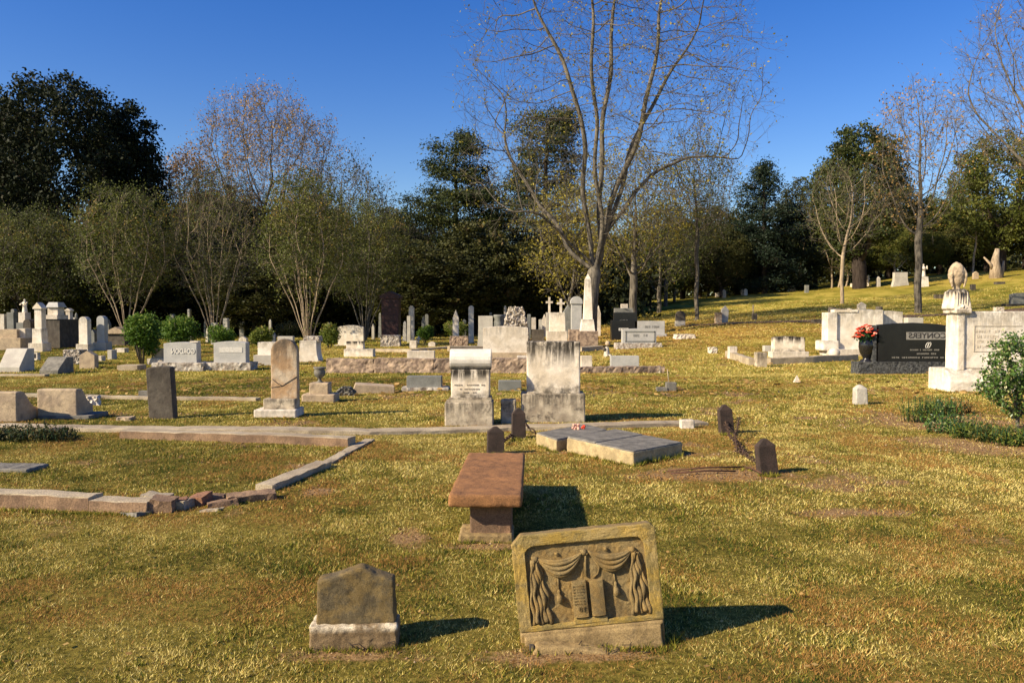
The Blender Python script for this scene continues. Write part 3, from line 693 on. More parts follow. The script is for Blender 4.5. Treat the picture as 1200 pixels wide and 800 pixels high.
# kerbs: strips of stone laid along the turf
def kerb(name, label, pts, w, h, mat, group='stone kerbs of the grave plots', amp=.007, dz=0, blk=None, world=False, face=None):
    P_ = pts if world else [at(*p) for p in pts]; P_ = [Vector((p[0], p[1], 0)) for p in P_]
    m = MB(); tot = sum((P_[i + 1] - P_[i]).length for i in range(len(P_) - 1)); n = max(3, int(tot / max(.12, P_[0].y * .012)))
    sp = []
    for k in range(n + 1):
        dd = tot * k / n; i = 0
        while i < len(P_) - 2 and dd > (P_[i + 1] - P_[i]).length: dd -= (P_[i + 1] - P_[i]).length; i += 1
        t = (P_[i + 1] - P_[i]).normalized(); sp.append((P_[i] + t * dd, t))
    o0 = sp[n // 2][0].copy(); o0.z = float(gz(o0.x, o0.y)); vs = []; nxt = 0
    for k, (p, t) in enumerate(sp):
        nrm = Vector((-t.y, t.x, 0)); bl = int(k * tot / n / .9); hh = h * (1 + .08 * (((bl * 7919 + len(label)) % 13) / 13 - .5)); jn = 1 if int((k + 1) * tot / n / .9) == bl else .0; g = float(gz(p.x, p.y)) - o0.z + dz
        for (a, z) in ((0, -.12), (0, hh * .93), (.04, hh), (.5, hh * 1.01), (.96, hh), (1, hh * .93), (1, -.12)):
            q = p + nrm * (w * a) ; vs.append((q.x - o0.x + random.uniform(-amp, amp), q.y - o0.y + random.uniform(-amp, amp), g + (z if jn or z < 0 else z - .007) + random.uniform(-amp, amp) * .5))
    fs = [(k * 7 + j, k * 7 + j + 1, (k + 1) * 7 + j + 1, (k + 1) * 7 + j) for k in range(n) for j in range(6)] + [tuple(range(7)), tuple(range(n * 7 + 6, n * 7 - 1, -1))]
    m.add(vs, fs)
    for q_ in range(n * 6): m.mi[q_] = 1 if q_ % 6 in (0, 5) else 0
    o = m.build(name, [M['kerb'], M['kerbred']] if mat == 'kerbred' else M[mat]); o.location = o0; tag(o, label, 'kerb', group, 'thing'); return o
kerb('stone_kerb', 'nearest brown kerb running in from the left edge of the photo', [(-160, 592), (0, 595), (103, 599)], .2, .12, 'kerbred', amp=.009)
kerb('stone_kerb', 'short brown kerb block at the end of the nearest kerb, before the broken bricks', [(105, 600), (171, 602.5)], .19, .10, 'kerbred', amp=.01)
kerb('stone_kerb', 'pale diagonal kerb piece nearer the broken bricks', [(300, 575), (330, 563), (371, 546)], -.17, .06, 'kerb', amp=.009)
kerb('stone_kerb', 'thin pale diagonal kerb piece farther back, meeting the long pale kerb', [(376, 544), (400, 530), (428, 516)], -.12, .025, 'kerb', amp=.009)
kerb('stone_kerb', 'brown faced kerb behind the sunken grass plot at left', [(140, 514), (240, 517), (330, 520), (408, 524)], .22, .11, 'kerbred', amp=.007)
kerb('stone_kerb', 'long pale kerb crossing the lawn in front of the marble monuments', [(-160, 503), (0, 504), (150, 507), (300, 508), (430, 510), (600, 505), (700, 503), (830, 499)], .34, .055, 'kerb')
kerb('stone_kerb', 'thin pale kerb line passing behind the leaning dark slab', [(20, 465), (120, 467), (200, 469), (260, 469), (300, 470)], .16, .06, 'kerb')
kerb('stone_kerb', 'thin pale kerb line at the left edge behind the thick markers', [(-80, 440), (10, 441), (52, 441)], .2, .06, 'kerb')
# broken bricks and stones
for i, (cx, yb, w, h, mt, lab, rz) in enumerate((
    (188, 601, 26, 15, 'kerbred', 'brown block broken off at the end of the near kerb', 4), (196, 597, 44, 8, 'kerb', 'flat pale slab tilted over the broken kerb end', -12),
    (212, 596, 16, 10, 'brick', 'orange brick poking out of the kerb rubble', 20), (228, 592, 22, 9, 'brick', 'reddish brick lying behind the kerb rubble', -15),
    (245, 588, 30, 7, 'kerbred', 'flat brown stone at the right of the kerb rubble', 10), (262, 594, 34, 7, 'kerbred', 'brown paving piece where the diagonal kerb starts', 22),
    (245, 600, 22, 3, 'kerb', 'thin pale chip lying in the grass below the rubble', 0), (178, 589, 30, 8, 'kerb', 'pale coping piece cracked off the near kerb', -3),
    (150, 605, 30, 4, 'ledger', 'grey flat stone leaning on the near kerb', -28), (296, 588, 56, 8, 'kerbred', 'long reddish slab between the rubble and the diagonal kerb', 22))):
    p = at(cx, yb); s = p.y / F; m = MB(); rockgrid(w * s, .16, h * s + .05, .03, .014, m, z0=-.05, seed=i * 3.3)
    o = m.build('rubble_stone', M[mt]); o.location = p; o.rotation_euler = (R(random.uniform(-8, 8)), R(random.uniform(-8, 8)), R(rz)); tag(o, lab, 'rubble', 'broken stones at the kerb corner')
S('grave_slab', 'dark low slab in the sunken grass at the left edge', 'grave slab', 5, 553, [('s', 'box', -30, 34, 548, 552, .35, 'ledger', {'erode': (.014, .02, .08)})], rz=R(-6))
S('marker_stone', 'dark block on the long pale kerb near the left edge', 'stone', 66, 513, [('s', 'rock', 58, 75, 502, 513, .16, 'darkslab', {'amp': .015, 'cell': .03})], rz=R(15))
# urn on blocks
S('urn', 'small stone urn on a stepped block right of the brown arched headstone', 'urn', 373, 471, [
    ('base', 'box', 353, 392, 462, 471, .45, 'tan', {'erode': (.02, .015, .1)}), ('block', 'box', 361, 384, 449, 463, .3, 'tan', {'erode': (.015, .012, .08)}),
    ('urn', 'urn', 364, 379, 427, 450, .18, 'ledger')])
S('boulder', 'jagged pale rock between the urn and the tilted ledger', 'stone', 404, 464, [('s', 'rockgable', 395, 414, 454, 464, .2, 'ledger', {'amp': .06})])
S('ledger_slab', 'low tan ledger slab with a grey top lying askew', 'grave slab', 432, 461, [('s', 'poly', 410, 462, 450, 461, .6, 'tan', {'pts': [(-1, 0), (1, 0), (1, .7), (-.75, 1)]})], rz=R(10))
S('headstone', 'low dark grey block marker on a rough pale base', 'headstone', 497, 458, [
    ('base', 'rock', 470, 525, 454, 458, .42, 'rock', {'amp': .02, 'cell': .05}), ('block', 'box', 476, 517, 441, 455, .3, 'greyd')])
S('headstone', 'low dark block showing between the two marble monuments', 'headstone', 596, 458, [('s', 'box', 584, 611, 446, 458, .25, 'greyd')])
# rough wall
kw = at(450, 437)
def rough_wall(label, x0, x1, yb, h, seed, Yd=None):
    a = at(x0, yb); b = at(x1, yb); w = (b - a).length; root = MB()
    rockgrid(w, .35, h + .1, .07, .035, root, z0=-.1, seed=seed)
    o = root.build('rough_stone_kerb', M['rockbrown']); c = (a + b) / 2; o.location = c; o.rotation_euler = (0, 0, math.atan2(b.y - a.y, b.x - a.x)); tag(o, label, 'kerb', 'rough faced brown kerb blocks', 'thing')
for i, (a, b, l) in enumerate(((382, 437, 'leftmost rough faced brown block of the long kerb behind the urn'), (438, 507, 'rough faced brown kerb block behind the tilted ledger'), (508, 566, 'rough faced brown kerb block partly behind the scroll topped monument'),
                               (567, 625, 'rough faced brown kerb block between the two marble monuments'), (680, 778, 'low rough brown kerb right of the wide marble monument'))):
    rough_wall(l, a, b, 437, .40 if i < 4 else .17, i * 7.7)
# ================================================================== middle rows
HS = 'headstone'
g1 = S(HS, 'light grey granite headstone with raised pale letters on a rough base', HS, 212, 435, [
    ('base', 'rock', 177, 238, 425, 435, .7, 'rock', {'amp': .03}), ('slab', 'arc', 189, 228, 401, 426, .35, 'grey', {'rise': .04})])
sc_ = g1['s']; text_obj('lettering', 'GORDON', .2, M['letter'], g1, 0, .7 / 2 - .35 / 2 - .001, 23 * sc_, .012, width=28 * sc_, bold=.008)
m = MB(); m.box(8 * sc_, 17 * sc_, .2, .42, 33.6 * sc_, 35.4 * sc_); m.build('small_stone_on_top', M['clean'], g1)
g2 = S(HS, 'light grey granite headstone with a blank pale band', HS, 268, 434, [
    ('base', 'rock', 238, 293, 425, 434, .7, 'rock', {'amp': .03, 'cell': .07}), ('slab', 'arc', 248, 286, 400, 426, .35, 'grey', {'rise': .045})])
sc_ = g2['s']; m = MB(); m.box(-13 * sc_, 14 * sc_, .165, .18, 21 * sc_, 27 * sc_); m.build('name_band', M['letter'], g2)
S('monument', 'low pale block on a white step beside the grey granite stone with raised letters', 'stone', 182, 427, [('base', 'box', 172, 192, 420, 427, .6, 'clean'), ('block', 'box', 176, 192, 409, 421, .4, 'tan')])
S('monument', 'pale flared monument half hidden by the brown arched headstone', 'monument', 308, 428, [('base', 'box', 297, 326, 416, 428, .7, 'greytan'), ('body', 'box', 301, 322, 401, 417, .5, 'white')])
S(HS, 'small grey stone peeking over the brown arched headstone', HS, 332, 410, [('s', 'box', 325, 343, 394, 406, .3, 'greytan')], Y=33)
S('monument', 'white flared pedestal with a rough rock top beneath the multi stemmed tree', 'monument', 361, 424, [('base', 'flare', 348, 374, 399, 424, .7, 'white', {'k': .12}), ('rock_top', 'rock', 355, 373, 394, 400, .5, 'rock', {'amp': .03})])
S(HS, 'tall white arched headstone on stepped plinths left of the maroon monument', HS, 411, 405, [('slab', 'arc', 396, 426, 378, 402, .3, 'white', {'rise': .07}), ('plinth', 'box', 392, 425, 401, 407, .6, 'clean')])
S('monument', 'white stepped base standing in front of the tall white arched headstone', 'monument', 418, 418, [('base', 'box', 403, 437, 409, 418, .6, 'white'), ('step', 'box', 405, 425, 400, 410, .35, 'mon')])
S('monument', 'tall dark maroon granite monument with a peaked top, shaded by trees', 'monument', 457, 402, [('shaft', 'box', 447, 467, 349, 394, 1.0, 'maroon'), ('cap', 'gable', 445, 469, 341, 350, 1.1, 'maroon', {'rise': .6})], Y=44)
S('monument', 'rough faced white rock block below the maroon monument', 'stone', 457, 406, [('s', 'rock', 446, 468, 393, 406, .6, 'rock', {'amp': .04})])
S('monument', 'low white block marker standing on the rough brown kerb', 'stone', 495, 423, [('s', 'box', 477, 509, 411, 423, .35, 'clean')])
kerb('stone_kerb', 'pale kerb strip in front of the rough white rock block', [(428, 412), (482, 413)], .4, .14, 'kerb')
kerb('stone_kerb', 'pale kerb strip slanting up behind the scroll topped monument', [(483, 412), (530, 408)], .4, .1, 'kerb')
kerb('stone_kerb', 'pale kerb strip right behind the scroll topped monument', [(527, 412), (567, 412)], .4, .25, 'kerb')
S('monument', 'brownish rough block behind the scroll topped monument', 'stone', 538, 406, [('s', 'rock', 527, 548, 394, 406, .5, 'rockbrown', {'amp': .03})])
S(HS, 'tiny white stone under the small shrubs left of the rough brownish block', HS, 506, 406, [('s', 'gable', 502, 510, 400, 406, .2, 'clean')])
S('monument', 'small white block on the kerb behind the low white block marker', 'stone', 484, 408, [('s', 'box', 480, 488, 399, 408, .4, 'clean')])
S('monument', 'wide plain pale stone with a gently arched top behind the marble monuments', HS, 593, 421, [('base', 'box', 560, 625, 413, 421, .6, 'tan'), ('slab', 'arc', 566, 619, 382, 414, .4, 'clean', {'rise': .04})])
S(HS, 'grey headstone with a flared foot left of the wide pale stone', HS, 568, 402, [('s', 'flare', 559, 579, 370, 401, .35, 'greytan', {'k': .08})], Y=40)
S('monument', 'rugged rock faced boulder monument behind the wide pale stone', 'monument', 604, 398, [('s', 'rockgable', 590, 619, 360, 400, .8, 'rock', {'amp': .12})], Y=42)
S('monument', 'squat dark urn on a stand left of the rugged boulder monument', 'urn', 584, 395, [('s', 'urn', 578, 591, 362, 386, .6, 'greyd'), ], Y=44)
S('monument', 'narrow white stone right of the rugged boulder monument', HS, 627, 395, [('s', 'box', 623, 628, 372, 390, .3, 'clean')], Y=46)
S('marker_stone', 'small white block right behind the wide marble monument, at its left', 'stone', 612, 431, [('s', 'box', 606, 621, 414, 428, .3, 'clean')])
S('marker_stone', 'small white block on the kerb right beside the wide marble monument', 'stone', 688, 431, [('s', 'box', 681, 694, 414, 428, .3, 'clean')])
S('marker_stone', 'plain grey block on the low rough kerb right of the wide marble monument', 'stone', 733, 431, [('s', 'box', 716, 749, 416, 430, .3, 'grey')])
S('marker_stone', 'tiny pale block at the right end of the low rough kerb', 'stone', 770, 437, [('s', 'box', 766, 774, 430, 437, .2, 'clean')])
g3 = S(HS, 'light grey granite headstone with a framed face on a rough base, nearer of two', HS, 751, 408, [
    ('base', 'rock', 722, 776, 402, 408, .8, 'rock', {'amp': .03}), ('slab', 'arc', 730, 770, 385, 403, .4, 'grey', {'rise': .035})])
sc_ = g3['s']; m = MB(); w_, h0, h1, th_ = 17.5 * sc_, 7.2 * sc_, 20 * sc_, .05
for b_ in ((-w_, w_, h0, h0 + th_), (-w_, w_, h1 - th_, h1), (-w_, -w_ + th_, h0, h1), (w_ - th_, w_, h0, h1)): m.box(b_[0], b_[1], .185, .2, b_[2], b_[3])
m.build('frame', M['greyd'], g3); strokes('inscription', g3, M['greyd'], 0, 15 * sc_, 17 * sc_, 3 * sc_, .2, 7, .01, 3)
g4 = S(HS, 'light grey granite headstone right behind the framed one', HS, 762, 396, [('slab', 'box', 744, 779, 376, 393, .4, 'grey'), ('base', 'box', 742, 781, 391, 396, .5, 'grey')], Y=44)
sc_ = g4['s']; strokes('inscription', g4, M['greyd'], 2 * sc_, 12.5 * sc_, 17 * sc_, 2.5 * sc_, 0, 8, .012, 4)
g5 = S(HS, 'two tier black granite headstone with white raised letters and a pale name band', HS, 731, 391, [('base', 'box', 717, 747, 375, 391, .7, 'black'), ('slab', 'box', 720, 747, 366, 376, .4, 'black')], Y=44)
sc_ = g5['s']; text_obj('lettering', 'FUTRAL', .2, M['letter'], g5, 0, .149, 21 * sc_, .012, width=10 * sc_, bold=.012)
m = MB(); m.box(-6 * sc_, 5.5 * sc_, -.015, .002, 10.5 * sc_, 13.5 * sc_); m.build('name_band', M['letter'], g5); strokes('inscription', g5, M['letterdark'], 0, 12 * sc_, 10 * sc_, 1.6 * sc_, -.016, 7, .006, 2)
S(HS, 'grey stone with a white top piece behind the black two tier headstone', HS, 731, 388, [('s', 'box', 720, 742, 361, 386, .4, 'greyd'), ('top', 'box', 728, 736, 356, 361, .3, 'clean')], Y=50)
# obelisk group by the big tree
S('obelisk', 'slender white obelisk on a stepped brown base in front of the big bare tree', 'obelisk', 690, 400, [
    ('step', 'box', 677, 701, 388, 400, 1.1, 'rockbrown'), ('plinth', 'taper', 681, 698, 374, 388, .72, 'white', {'k': .8}), ('shaft', 'taper', 684.5, 695.5, 326, 375, .5, 'white', {'k': .62}), ('tip', 'pyr', 686.6, 693.4, 320, 327, .32, 'white')], Y=38)
S('monument', 'grey pillar monument with an arched cap left of the white obelisk', 'monument', 676, 396, [
    ('base', 'box', 667, 686, 386, 396, .8, 'rockbrown'), ('pillar', 'box', 670, 682, 355, 387, .5, 'grey'), ('cap', 'semi', 669, 683, 347, 356, .6, 'grey')], Y=40)
S('monument', 'white square topped monument with a stepped foot left of the grey pillar', 'monument', 653, 396, [
    ('base', 'box', 641, 665, 388, 396, .8, 'clean'), ('slab', 'taper', 644, 663, 366, 389, .4, 'white', {'k': .94})], Y=41)
S('cross', 'pale stone cross, left of the pair behind the white square topped monument', 'cross', 643, 380, [('base', 'box', 640, 648, 366, 380, .5, 'greytan'), ('cross', 'cross', 640, 648, 348, 367, .25, 'clean')], Y=52)
S('cross', 'pale stone cross, right of the pair behind the white square topped monument', 'cross', 658, 380, [('base', 'box', 654, 662, 366, 380, .5, 'greytan'), ('cross', 'cross', 653, 662, 350, 367, .25, 'clean')], Y=52)
S('monument', 'dull blue grey tent shaped stone left of the grey pillar', 'monument', 665, 380, [('s', 'gable', 660, 672, 357, 380, 1, 'greyd')], Y=50)
S(HS, 'narrow white stone showing right of the big tree trunk', HS, 702, 385, [('s', 'gable', 699, 704, 358, 384, .3, 'clean')], Y=50)
S('grave_slab', 'dark grey low slab left of the small sitting figurine', 'grave slab', 682, 403, [('s', 'box', 671, 692, 395, 402, .5, 'greyd')])
S('grave_slab', 'dark low slab behind the wide marble monument, near the white square topped one', 'grave slab', 631, 392, [('s', 'box', 623, 638, 386, 394, .8, 'darkslab')], Y=42)
kerb('stone_kerb', 'pale kerb behind the small sitting figurine', [(682, 412), (707, 410)], .4, .2, 'kerb')
fg = empty('figurine', at(711, 418), R(10)); tag(fg, 'small weathered child figurine sitting on the grass behind the wide marble monument', 'figurine'); fs_ = at(711, 418).y / F
m = MB(); m.lathe([(4.2 * fs_, -.05), (3.6 * fs_, 3 * fs_), (3.0 * fs_, 7 * fs_), (2.8 * fs_, 10 * fs_), (1.2 * fs_, 12 * fs_)], 0, 0, 12); m.build('body', M['greytan'], fg)
m = MB(); m.ball((1.2 * fs_, 0, 15.5 * fs_), 3.2 * fs_, 12); m.build('head', M['tan'], fg)
m = MB(); m.ball((-3.4 * fs_, -.04, 9 * fs_), 2.2 * fs_, 10); m.tube([(-2 * fs_, -.03, 9.5 * fs_), (1 * fs_, -.03, 10 * fs_)], 1.1 * fs_, 6); m.build('small_companion', M['darkslab'], fg)
m = MB(); m.tube([(-2 * fs_, -.02, 2 * fs_), (-1 * fs_, -.2, 1.5 * fs_)], 1.6 * fs_, 7); m.tube([(2 * fs_, -.02, 2 * fs_), (3 * fs_, -.2, 1.5 * fs_)], 1.6 * fs_, 7); m.build('leg', M['clean'], fg)
# scattered markers on the slope
S(HS, 'small dark pointed headstone on a pale foot on the slope, casting a long shadow', HS, 798, 382, [('foot', 'box', 792, 803, 376, 382, .4, 'greytan'), ('slab', 'semi', 792.5, 803.5, 364, 377, .3, 'darkslab')])
S(HS, 'rusty brown small headstone on the slope in front of a taller leaning slab', HS, 842, 379, [('s', 'box', 838.5, 846, 366, 379, .3, 'brown')])
S(HS, 'tall thin leaning grey slab on the slope right behind the rusty brown one', HS, 849, 378, [('s', 'gable', 844.5, 853, 358, 378, .18, 'greytan')], tilt=(0, R(4)))
S('marker_stone', 'small dark block with a thin upright on the slope', 'stone', 885, 375, [('s', 'box', 882.5, 887.5, 367, 375, .35, 'darkslab'), ('upright', 'box', 882.6, 884, 357, 368, .06, 'tan')])
S('marker_stone', 'dark low block at the edge of the lane across the slope', 'stone', 958, 379, [('s', 'box', 954, 963, 374, 379, .5, 'darkslab')])
S('marker_stone', 'cracked white slab lying flat on the slope', 'grave slab', 804, 397, [('s', 'rock', 793, 815, 392, 397, .9, 'clean', {'amp': .04})])
# ------------------------------------------------ right hand plot
kerb('stone_kerb', 'white kerb at the left side of the kerbed grave plot on the right', [(886, 428), (857, 418)], .22, .22, 'kerb')
kerb('stone_kerb', 'white front kerb of the grave plot on the right', [(903, 427), (950, 425), (1006, 422)], .25, .2, 'kerb')
S('monument', 'whitish corner block with a dark side at the front of the kerbed plot', 'stone', 895, 430, [('s', 'box', 887, 899, 413, 430, .32, 'monbase')])
S('marker_stone', 'white corner block at the back left of the kerbed plot', 'stone', 859, 420, [('s', 'box', 855, 864, 406, 420, .3, 'clean')])
S(HS, 'stained low pale headstone with an arched top inside the kerbed plot', HS, 925, 419, [('base', 'box', 905, 948, 412, 419, .5, 'clean'), ('slab', 'arc', 908, 944, 394, 413, .35, 'mon', {'rise': .04})])
S('marker_stone', 'small grey block behind the stained low headstone', 'stone', 900, 412, [('s', 'box', 896, 906, 404, 411, .3, 'greytan')])
wm = S('monument', 'wide white marble monument with a pillar and a panel behind the vase of flowers', 'monument', 1000, 417, [
    ('base', 'box', 970, 1040, 409, 417, .8, 'clean'), ('slab', 'box', 981, 1037, 363, 410, .45, 'white'), ('pillar', 'box', 971, 982, 366, 410, .6, 'white'),
    ('foot', 'box', 964, 984, 399, 411, .75, 'white', {'bevel': .06}), ('cap', 'arc', 979, 1007, 361, 366, .5, 'mon', {'rise': .06}), ('rear_wing', 'arc', 1027, 1066, 364, 411, .45, 'white', {'rise': .04, 'y': .55})])
sc_ = wm['s']
S('boulder', 'round white stone ball at the foot of the wide white monument', 'stone', 980, 419, [('s', 'lathe', 973, 987, 408, 419, .4, 'clean', {'prof': [(.5, 0), (.9, .25), (1, .5), (.85, .78), (.4, .97), (.05, 1)]})])
S(HS, 'bluish grey rounded stone behind the wide white monument', HS, 1017, 380, [('s', 'arc', 1003, 1030, 362, 386, .4, 'greyd', {'rise': .15})], Y=36)
S(HS, 'grey stone block between the white monument and the tree on the right', HS, 1072, 380, [('s', 'box', 1064, 1082, 372, 392, .4, 'greytan')], Y=34)
S('marker_stone', 'small dark urn showing over the left end of the wide white monument', 'urn', 977, 376, [('s', 'lathe', 972, 981, 360, 372, .3, 'darkslab', {'prof': [(.5, 0), (.5, .3), (.8, .6), (1, .95), (.9, 1)]})], Y=30)
S('marker_stone', 'small dark urn showing between the white monuments', 'urn', 1032, 376, [('s', 'lathe', 1028, 1036, 359, 372, .3, 'darkslab', {'prof': [(.5, 0), (.5, .3), (.8, .6), (1, .95), (.9, 1)]})], Y=30)
S(HS, 'small pale peaked stone beyond the wide white monument', HS, 1011, 366, [('s', 'gable', 1006, 1015, 354, 366, .3, 'clean')])
# black granite stone with the family name reversed as the photograph shows it
loc = at(1070, 438); s_ = loc.y / F
bs = empty('headstone', loc); tag(bs, 'large polished black granite headstone with a reversed family name on a pale band', HS)
m = MB(); w_ = 112 * s_
m.prism([(-38 * s_, 13 * s_), (46 * s_, 13 * s_), (46 * s_, 56 * s_), (30 * s_, 58.5 * s_), (4 * s_, 60 * s_), (-18 * s_, 59.3 * s_), (-38 * s_, 57.5 * s_)], .12, .34); m.build('slab', M['black'], bs, .008)
m = MB(); rockgrid(118 * s_, .5, 14 * s_ + .1, .05, .02, m, z0=-.1, seed=4.4); m.v = [(x - 5 * s_, y, z) for x, y, z in m.v]; m.build('base', M['blackrock'], bs)
m = MB(); m.box(-6 * s_, 43 * s_, .108, .121, 40 * s_, 49 * s_); m.build('name_band', M['panel'], bs)
text_obj('lettering', 'CONYERS', .2, M['letterdark'], bs, 18.5 * s_, .107, 44.6 * s_, .004, width=44 * s_, bold=.004)
m = MB()
for dx in (-1.2, 1.2):
    m.tube([((20 + dx) * s_ + 2.6 * s_ * math.cos(a) * .6 + 1.2 * s_ * math.sin(a), .117, 33.5 * s_ + 3.2 * s_ * math.sin(a)) for a in [2 * math.pi * q / 20 for q in range(20)]], .4 * s_, 5, closed=True)
m.build('ring_emblem', M['letter'], bs)
for (x, z, w1, n1) in ((16, 28, 35, 21), (18, 23.5, 23, 11), (8, 19, 62, 26)): strokes('inscription', bs, M['panel'], x * s_, z * s_, w1 * s_, 1.7 * s_, .118, n1, .004, n1)
# side pilaster left of the slab
m = MB(); m.box(-45 * s_, -40.5 * s_, .15, .4, 13 * s_, 57 * s_); m.build('side_pillar', M['blackrock'], bs)
# vase and flowers
S('vase', 'black glazed round vase on the rough black base, holding flowers', 'vase', 1021, 425, [('s', 'lathe', 1012, 1030, 404, 425, .40, 'vase', {'prof': [(.75, .0), (.8, .04), (.42, .10), (.5, .16), (.85, .32), (1, .52), (.96, .68), (.7, .84), (.45, .92), (.6, 1)], 'y': 0})], Y=loc.y - .0)
v_ = bpy.data.objects['vase']; v_.location = (loc.x - 49 * s_, loc.y + .12, loc.z + 13.5 * s_)
vz = v_.location + Vector((0, .13, 21 * s_))
# normalise the vase so that it stands on the base
zmin = min(v.co.z for v in v_.data.vertices)
for v in v_.data.vertices: v.co.z = (v.co.z - zmin) * (22 * s_ / (max(q.co.z for q in v_.data.vertices) - zmin)) if False else v.co.z
fb = empty('flower_bouquet', vz); tag(fb, 'bouquet of coral red and pale pink flowers standing in the black vase', 'flowers')
m = MB(); mr = MB(); mp = MB(); tips = []
for i in range(80):
    a = random.uniform(0, 6.28); e = random.random() ** .6; r_ = e * .40; z = .10 + .44 * math.sqrt(max(0, 1 - e * e)) * random.uniform(.55, 1)
    tip = Vector((r_ * math.cos(a), r_ * math.sin(a) * .7, z)); m.tube([(0, 0, -.05), tip * .55 + Vector((0, 0, .04)), tip], .006, 4); tips.append(tip)
m.build('stem', M['stemgreen'], fb)
for i, t in enumerate(tips):
    tgt = mr if i % 3 else mp
    for q in range(6):
        a = q * 1.047; tgt.ball((t.x + .03 * math.cos(a), t.y + .026 * math.sin(a), t.z + random.uniform(-.02, .02)), .030, 6, (1, 1, .55))
mr.build('red_blooms', M['petal_red'], fb); mp.build('pink_blooms', M['petal_pink'], fb)
n = 900; c = np.array([tips[i % len(tips)] for i in range(n)]) * rng.uniform(.35, .95, (n, 1)) + rng.normal(0, .03, (n, 3))
def quads(c, size, rg=rng, asp=.55, flat=0.):
    n = len(c); a = rg.normal(size=(n, 3)); a[:, 2] *= (1 - flat); a /= np.linalg.norm(a, axis=1, keepdims=True)
    b = rg.normal(size=(n, 3)); b -= a * (a * b).sum(1, keepdims=True); b /= np.linalg.norm(b, axis=1, keepdims=True)
    s = (size * rg.uniform(.6, 1.3, n))[:, None]; a = a * s * .5; b = b * s * .5 * asp
    v = np.stack([c - a, c + b, c + a, c - b], 1).reshape(-1, 3); f = np.arange(4 * n).reshape(n, 4); return v, f
v, f = quads(c, .07); fast('leaves', v, f, M['stemgreen'], fb, rnd=np.repeat(rng.random(n), 4))
# big white monument at the right edge: pier with a draped urn and a long inscribed wall
loc = at(1118, 458); s_ = loc.y / F
wm2 = empty('monument', loc); tag(wm2, 'tall white marble pier with a draped urn and attached inscribed wall, at right', 'monument')
def part(nm, mb, mat, bev=.01, er=None):
    o = mb.build(nm, M[mat], wm2, bev)
    if er: erode(o, *er)
    return o
m = MB(); m.prismx([(-.12, -.1), (.75, -.1), (.75, .47), (.08, .47), (0, .42), (-.1, .33), (-.15, .2)], -10 * s_, 110 * s_); part('base', m, 'white', .03, (.02, .02, .12))
m = MB(); m.box(3.5 * s_, 13 * s_, .02, .5, 24 * s_, 92 * s_); part('pier', m, 'white', .012, (.018, .014, .1))
m = MB(); m.box(8 * s_, 110 * s_, .06, .46, 26 * s_, 93.5 * s_); part('wall', m, 'white', .012, (.02, .01, .12))
m = MB(); m.box(0 * s_, 19 * s_, -.02, .52, 91 * s_, 96 * s_); m.frustum(22 * s_, .5, 18 * s_, .4, 96 * s_, 117 * s_, 8.5 * s_, .25); m.frustum(16 * s_, .4, 10 * s_, .3, 117 * s_, 120 * s_, 9 * s_, .25); part('pedestal', m, 'mon', .01, (.016, .014, .08))
m = MB()
for i in range(5): x = (3 + 3 * i) * s_; m.tube([(x, .02 + .01, 116 * s_), (x, .02, 108 * s_), (x, .015, 100 * s_ + (i % 2) * 3 * s_)], .7 * s_, 6)
m.ball((9 * s_, .02, 99 * s_), 2.4 * s_, 10); m.ball((5.5 * s_, .02, 97 * s_), 2 * s_, 10); m.ball((12.5 * s_, .02, 97 * s_), 2 * s_, 10); m.ball((3 * s_, .02, 94 * s_), 1.6 * s_, 10)
part('carved_drapery', m, 'mon', 0)
m = MB(); m.lathe([(r_ * s_, z * s_) for r_, z in [(5, 118), (3.8, 120), (4.2, 123), (6.5, 127), (8, 131), (9, 136), (8.8, 141), (7, 146), (4, 150), (1, 152)]], 8 * s_, .25, 22)
for sx in (-1, 1): m.tube([((8 + sx * 6) * s_, .18, 145 * s_), ((8 + sx * 8.4) * s_, .16, 137 * s_), ((8 + sx * 8.0) * s_, .16, 129 * s_), ((8 + sx * 6.8) * s_, .17, 122 * s_)], [1.5 * s_, 2.2 * s_, 2.0 * s_, .9 * s_], 8)
o = part('draped_urn', m, 'tan', 0, (.014, .03, .09))
for (x, z, w1, h1, n1) in ((44, 70, 38, 3, 10), (42, 64, 30, 3, 8), (45, 58, 36, 3, 12), (40, 52, 26, 2.4, 8)): strokes('inscription', wm2, M['cut'], x * s_, z * s_, w1 * s_, h1 * s_, .059, n1, .005, n1 + 3)
m = MB(); x0, x1, z0, z1 = 24 * s_, 80 * s_, 46 * s_, 76 * s_
for b_ in ((x0, x1, z1, z1 + .012), (x0, x0 + .012, z0, z1), (x0, x1, z0, z0 + .012)): m.box(b_[0], b_[1], .05, .062, b_[2], b_[3])
m.build('panel_frame', M['cut'], wm2)
# ------------------------------------------------ up the hill
S(HS, 'grey flared headstone near the crest of the hill, left of the tree at right', HS, 1056, 335, [('s', 'flare', 1046, 1066, 319, 335, .5, 'greytan', {'k': .12})])
S('statue', 'white robed statue on the hillside right behind the tree trunk', 'statue', 1084, 336, [('plinth', 'taper', 1079, 1089, 324, 336, .7, 'white', {'k': .8}), ('figure', 'figure', 1080.5, 1087.5, 309, 325, .5, 'white')])
for cx, l in ((1099, 'dark small block on the hill, left of a pair'), (1105, 'dark small block on the hill, right of a pair')):
    S('marker_stone', l, 'stone', cx, 350, [('s', 'box', cx - 2.6, cx + 2.6, 345, 350, .35, 'darkslab')])
S('marker_stone', 'dark small upright stone on the hill right of the draped urn', 'stone', 1141, 340, [('s', 'box', 1138.5, 1143.5, 333, 340, .3, 'darkslab')])
S('marker_stone', 'pinkish small upright stone near the hill crest', 'stone', 1144, 327, [('s', 'gable', 1141, 1147, 318, 327, .3, 'tan')])
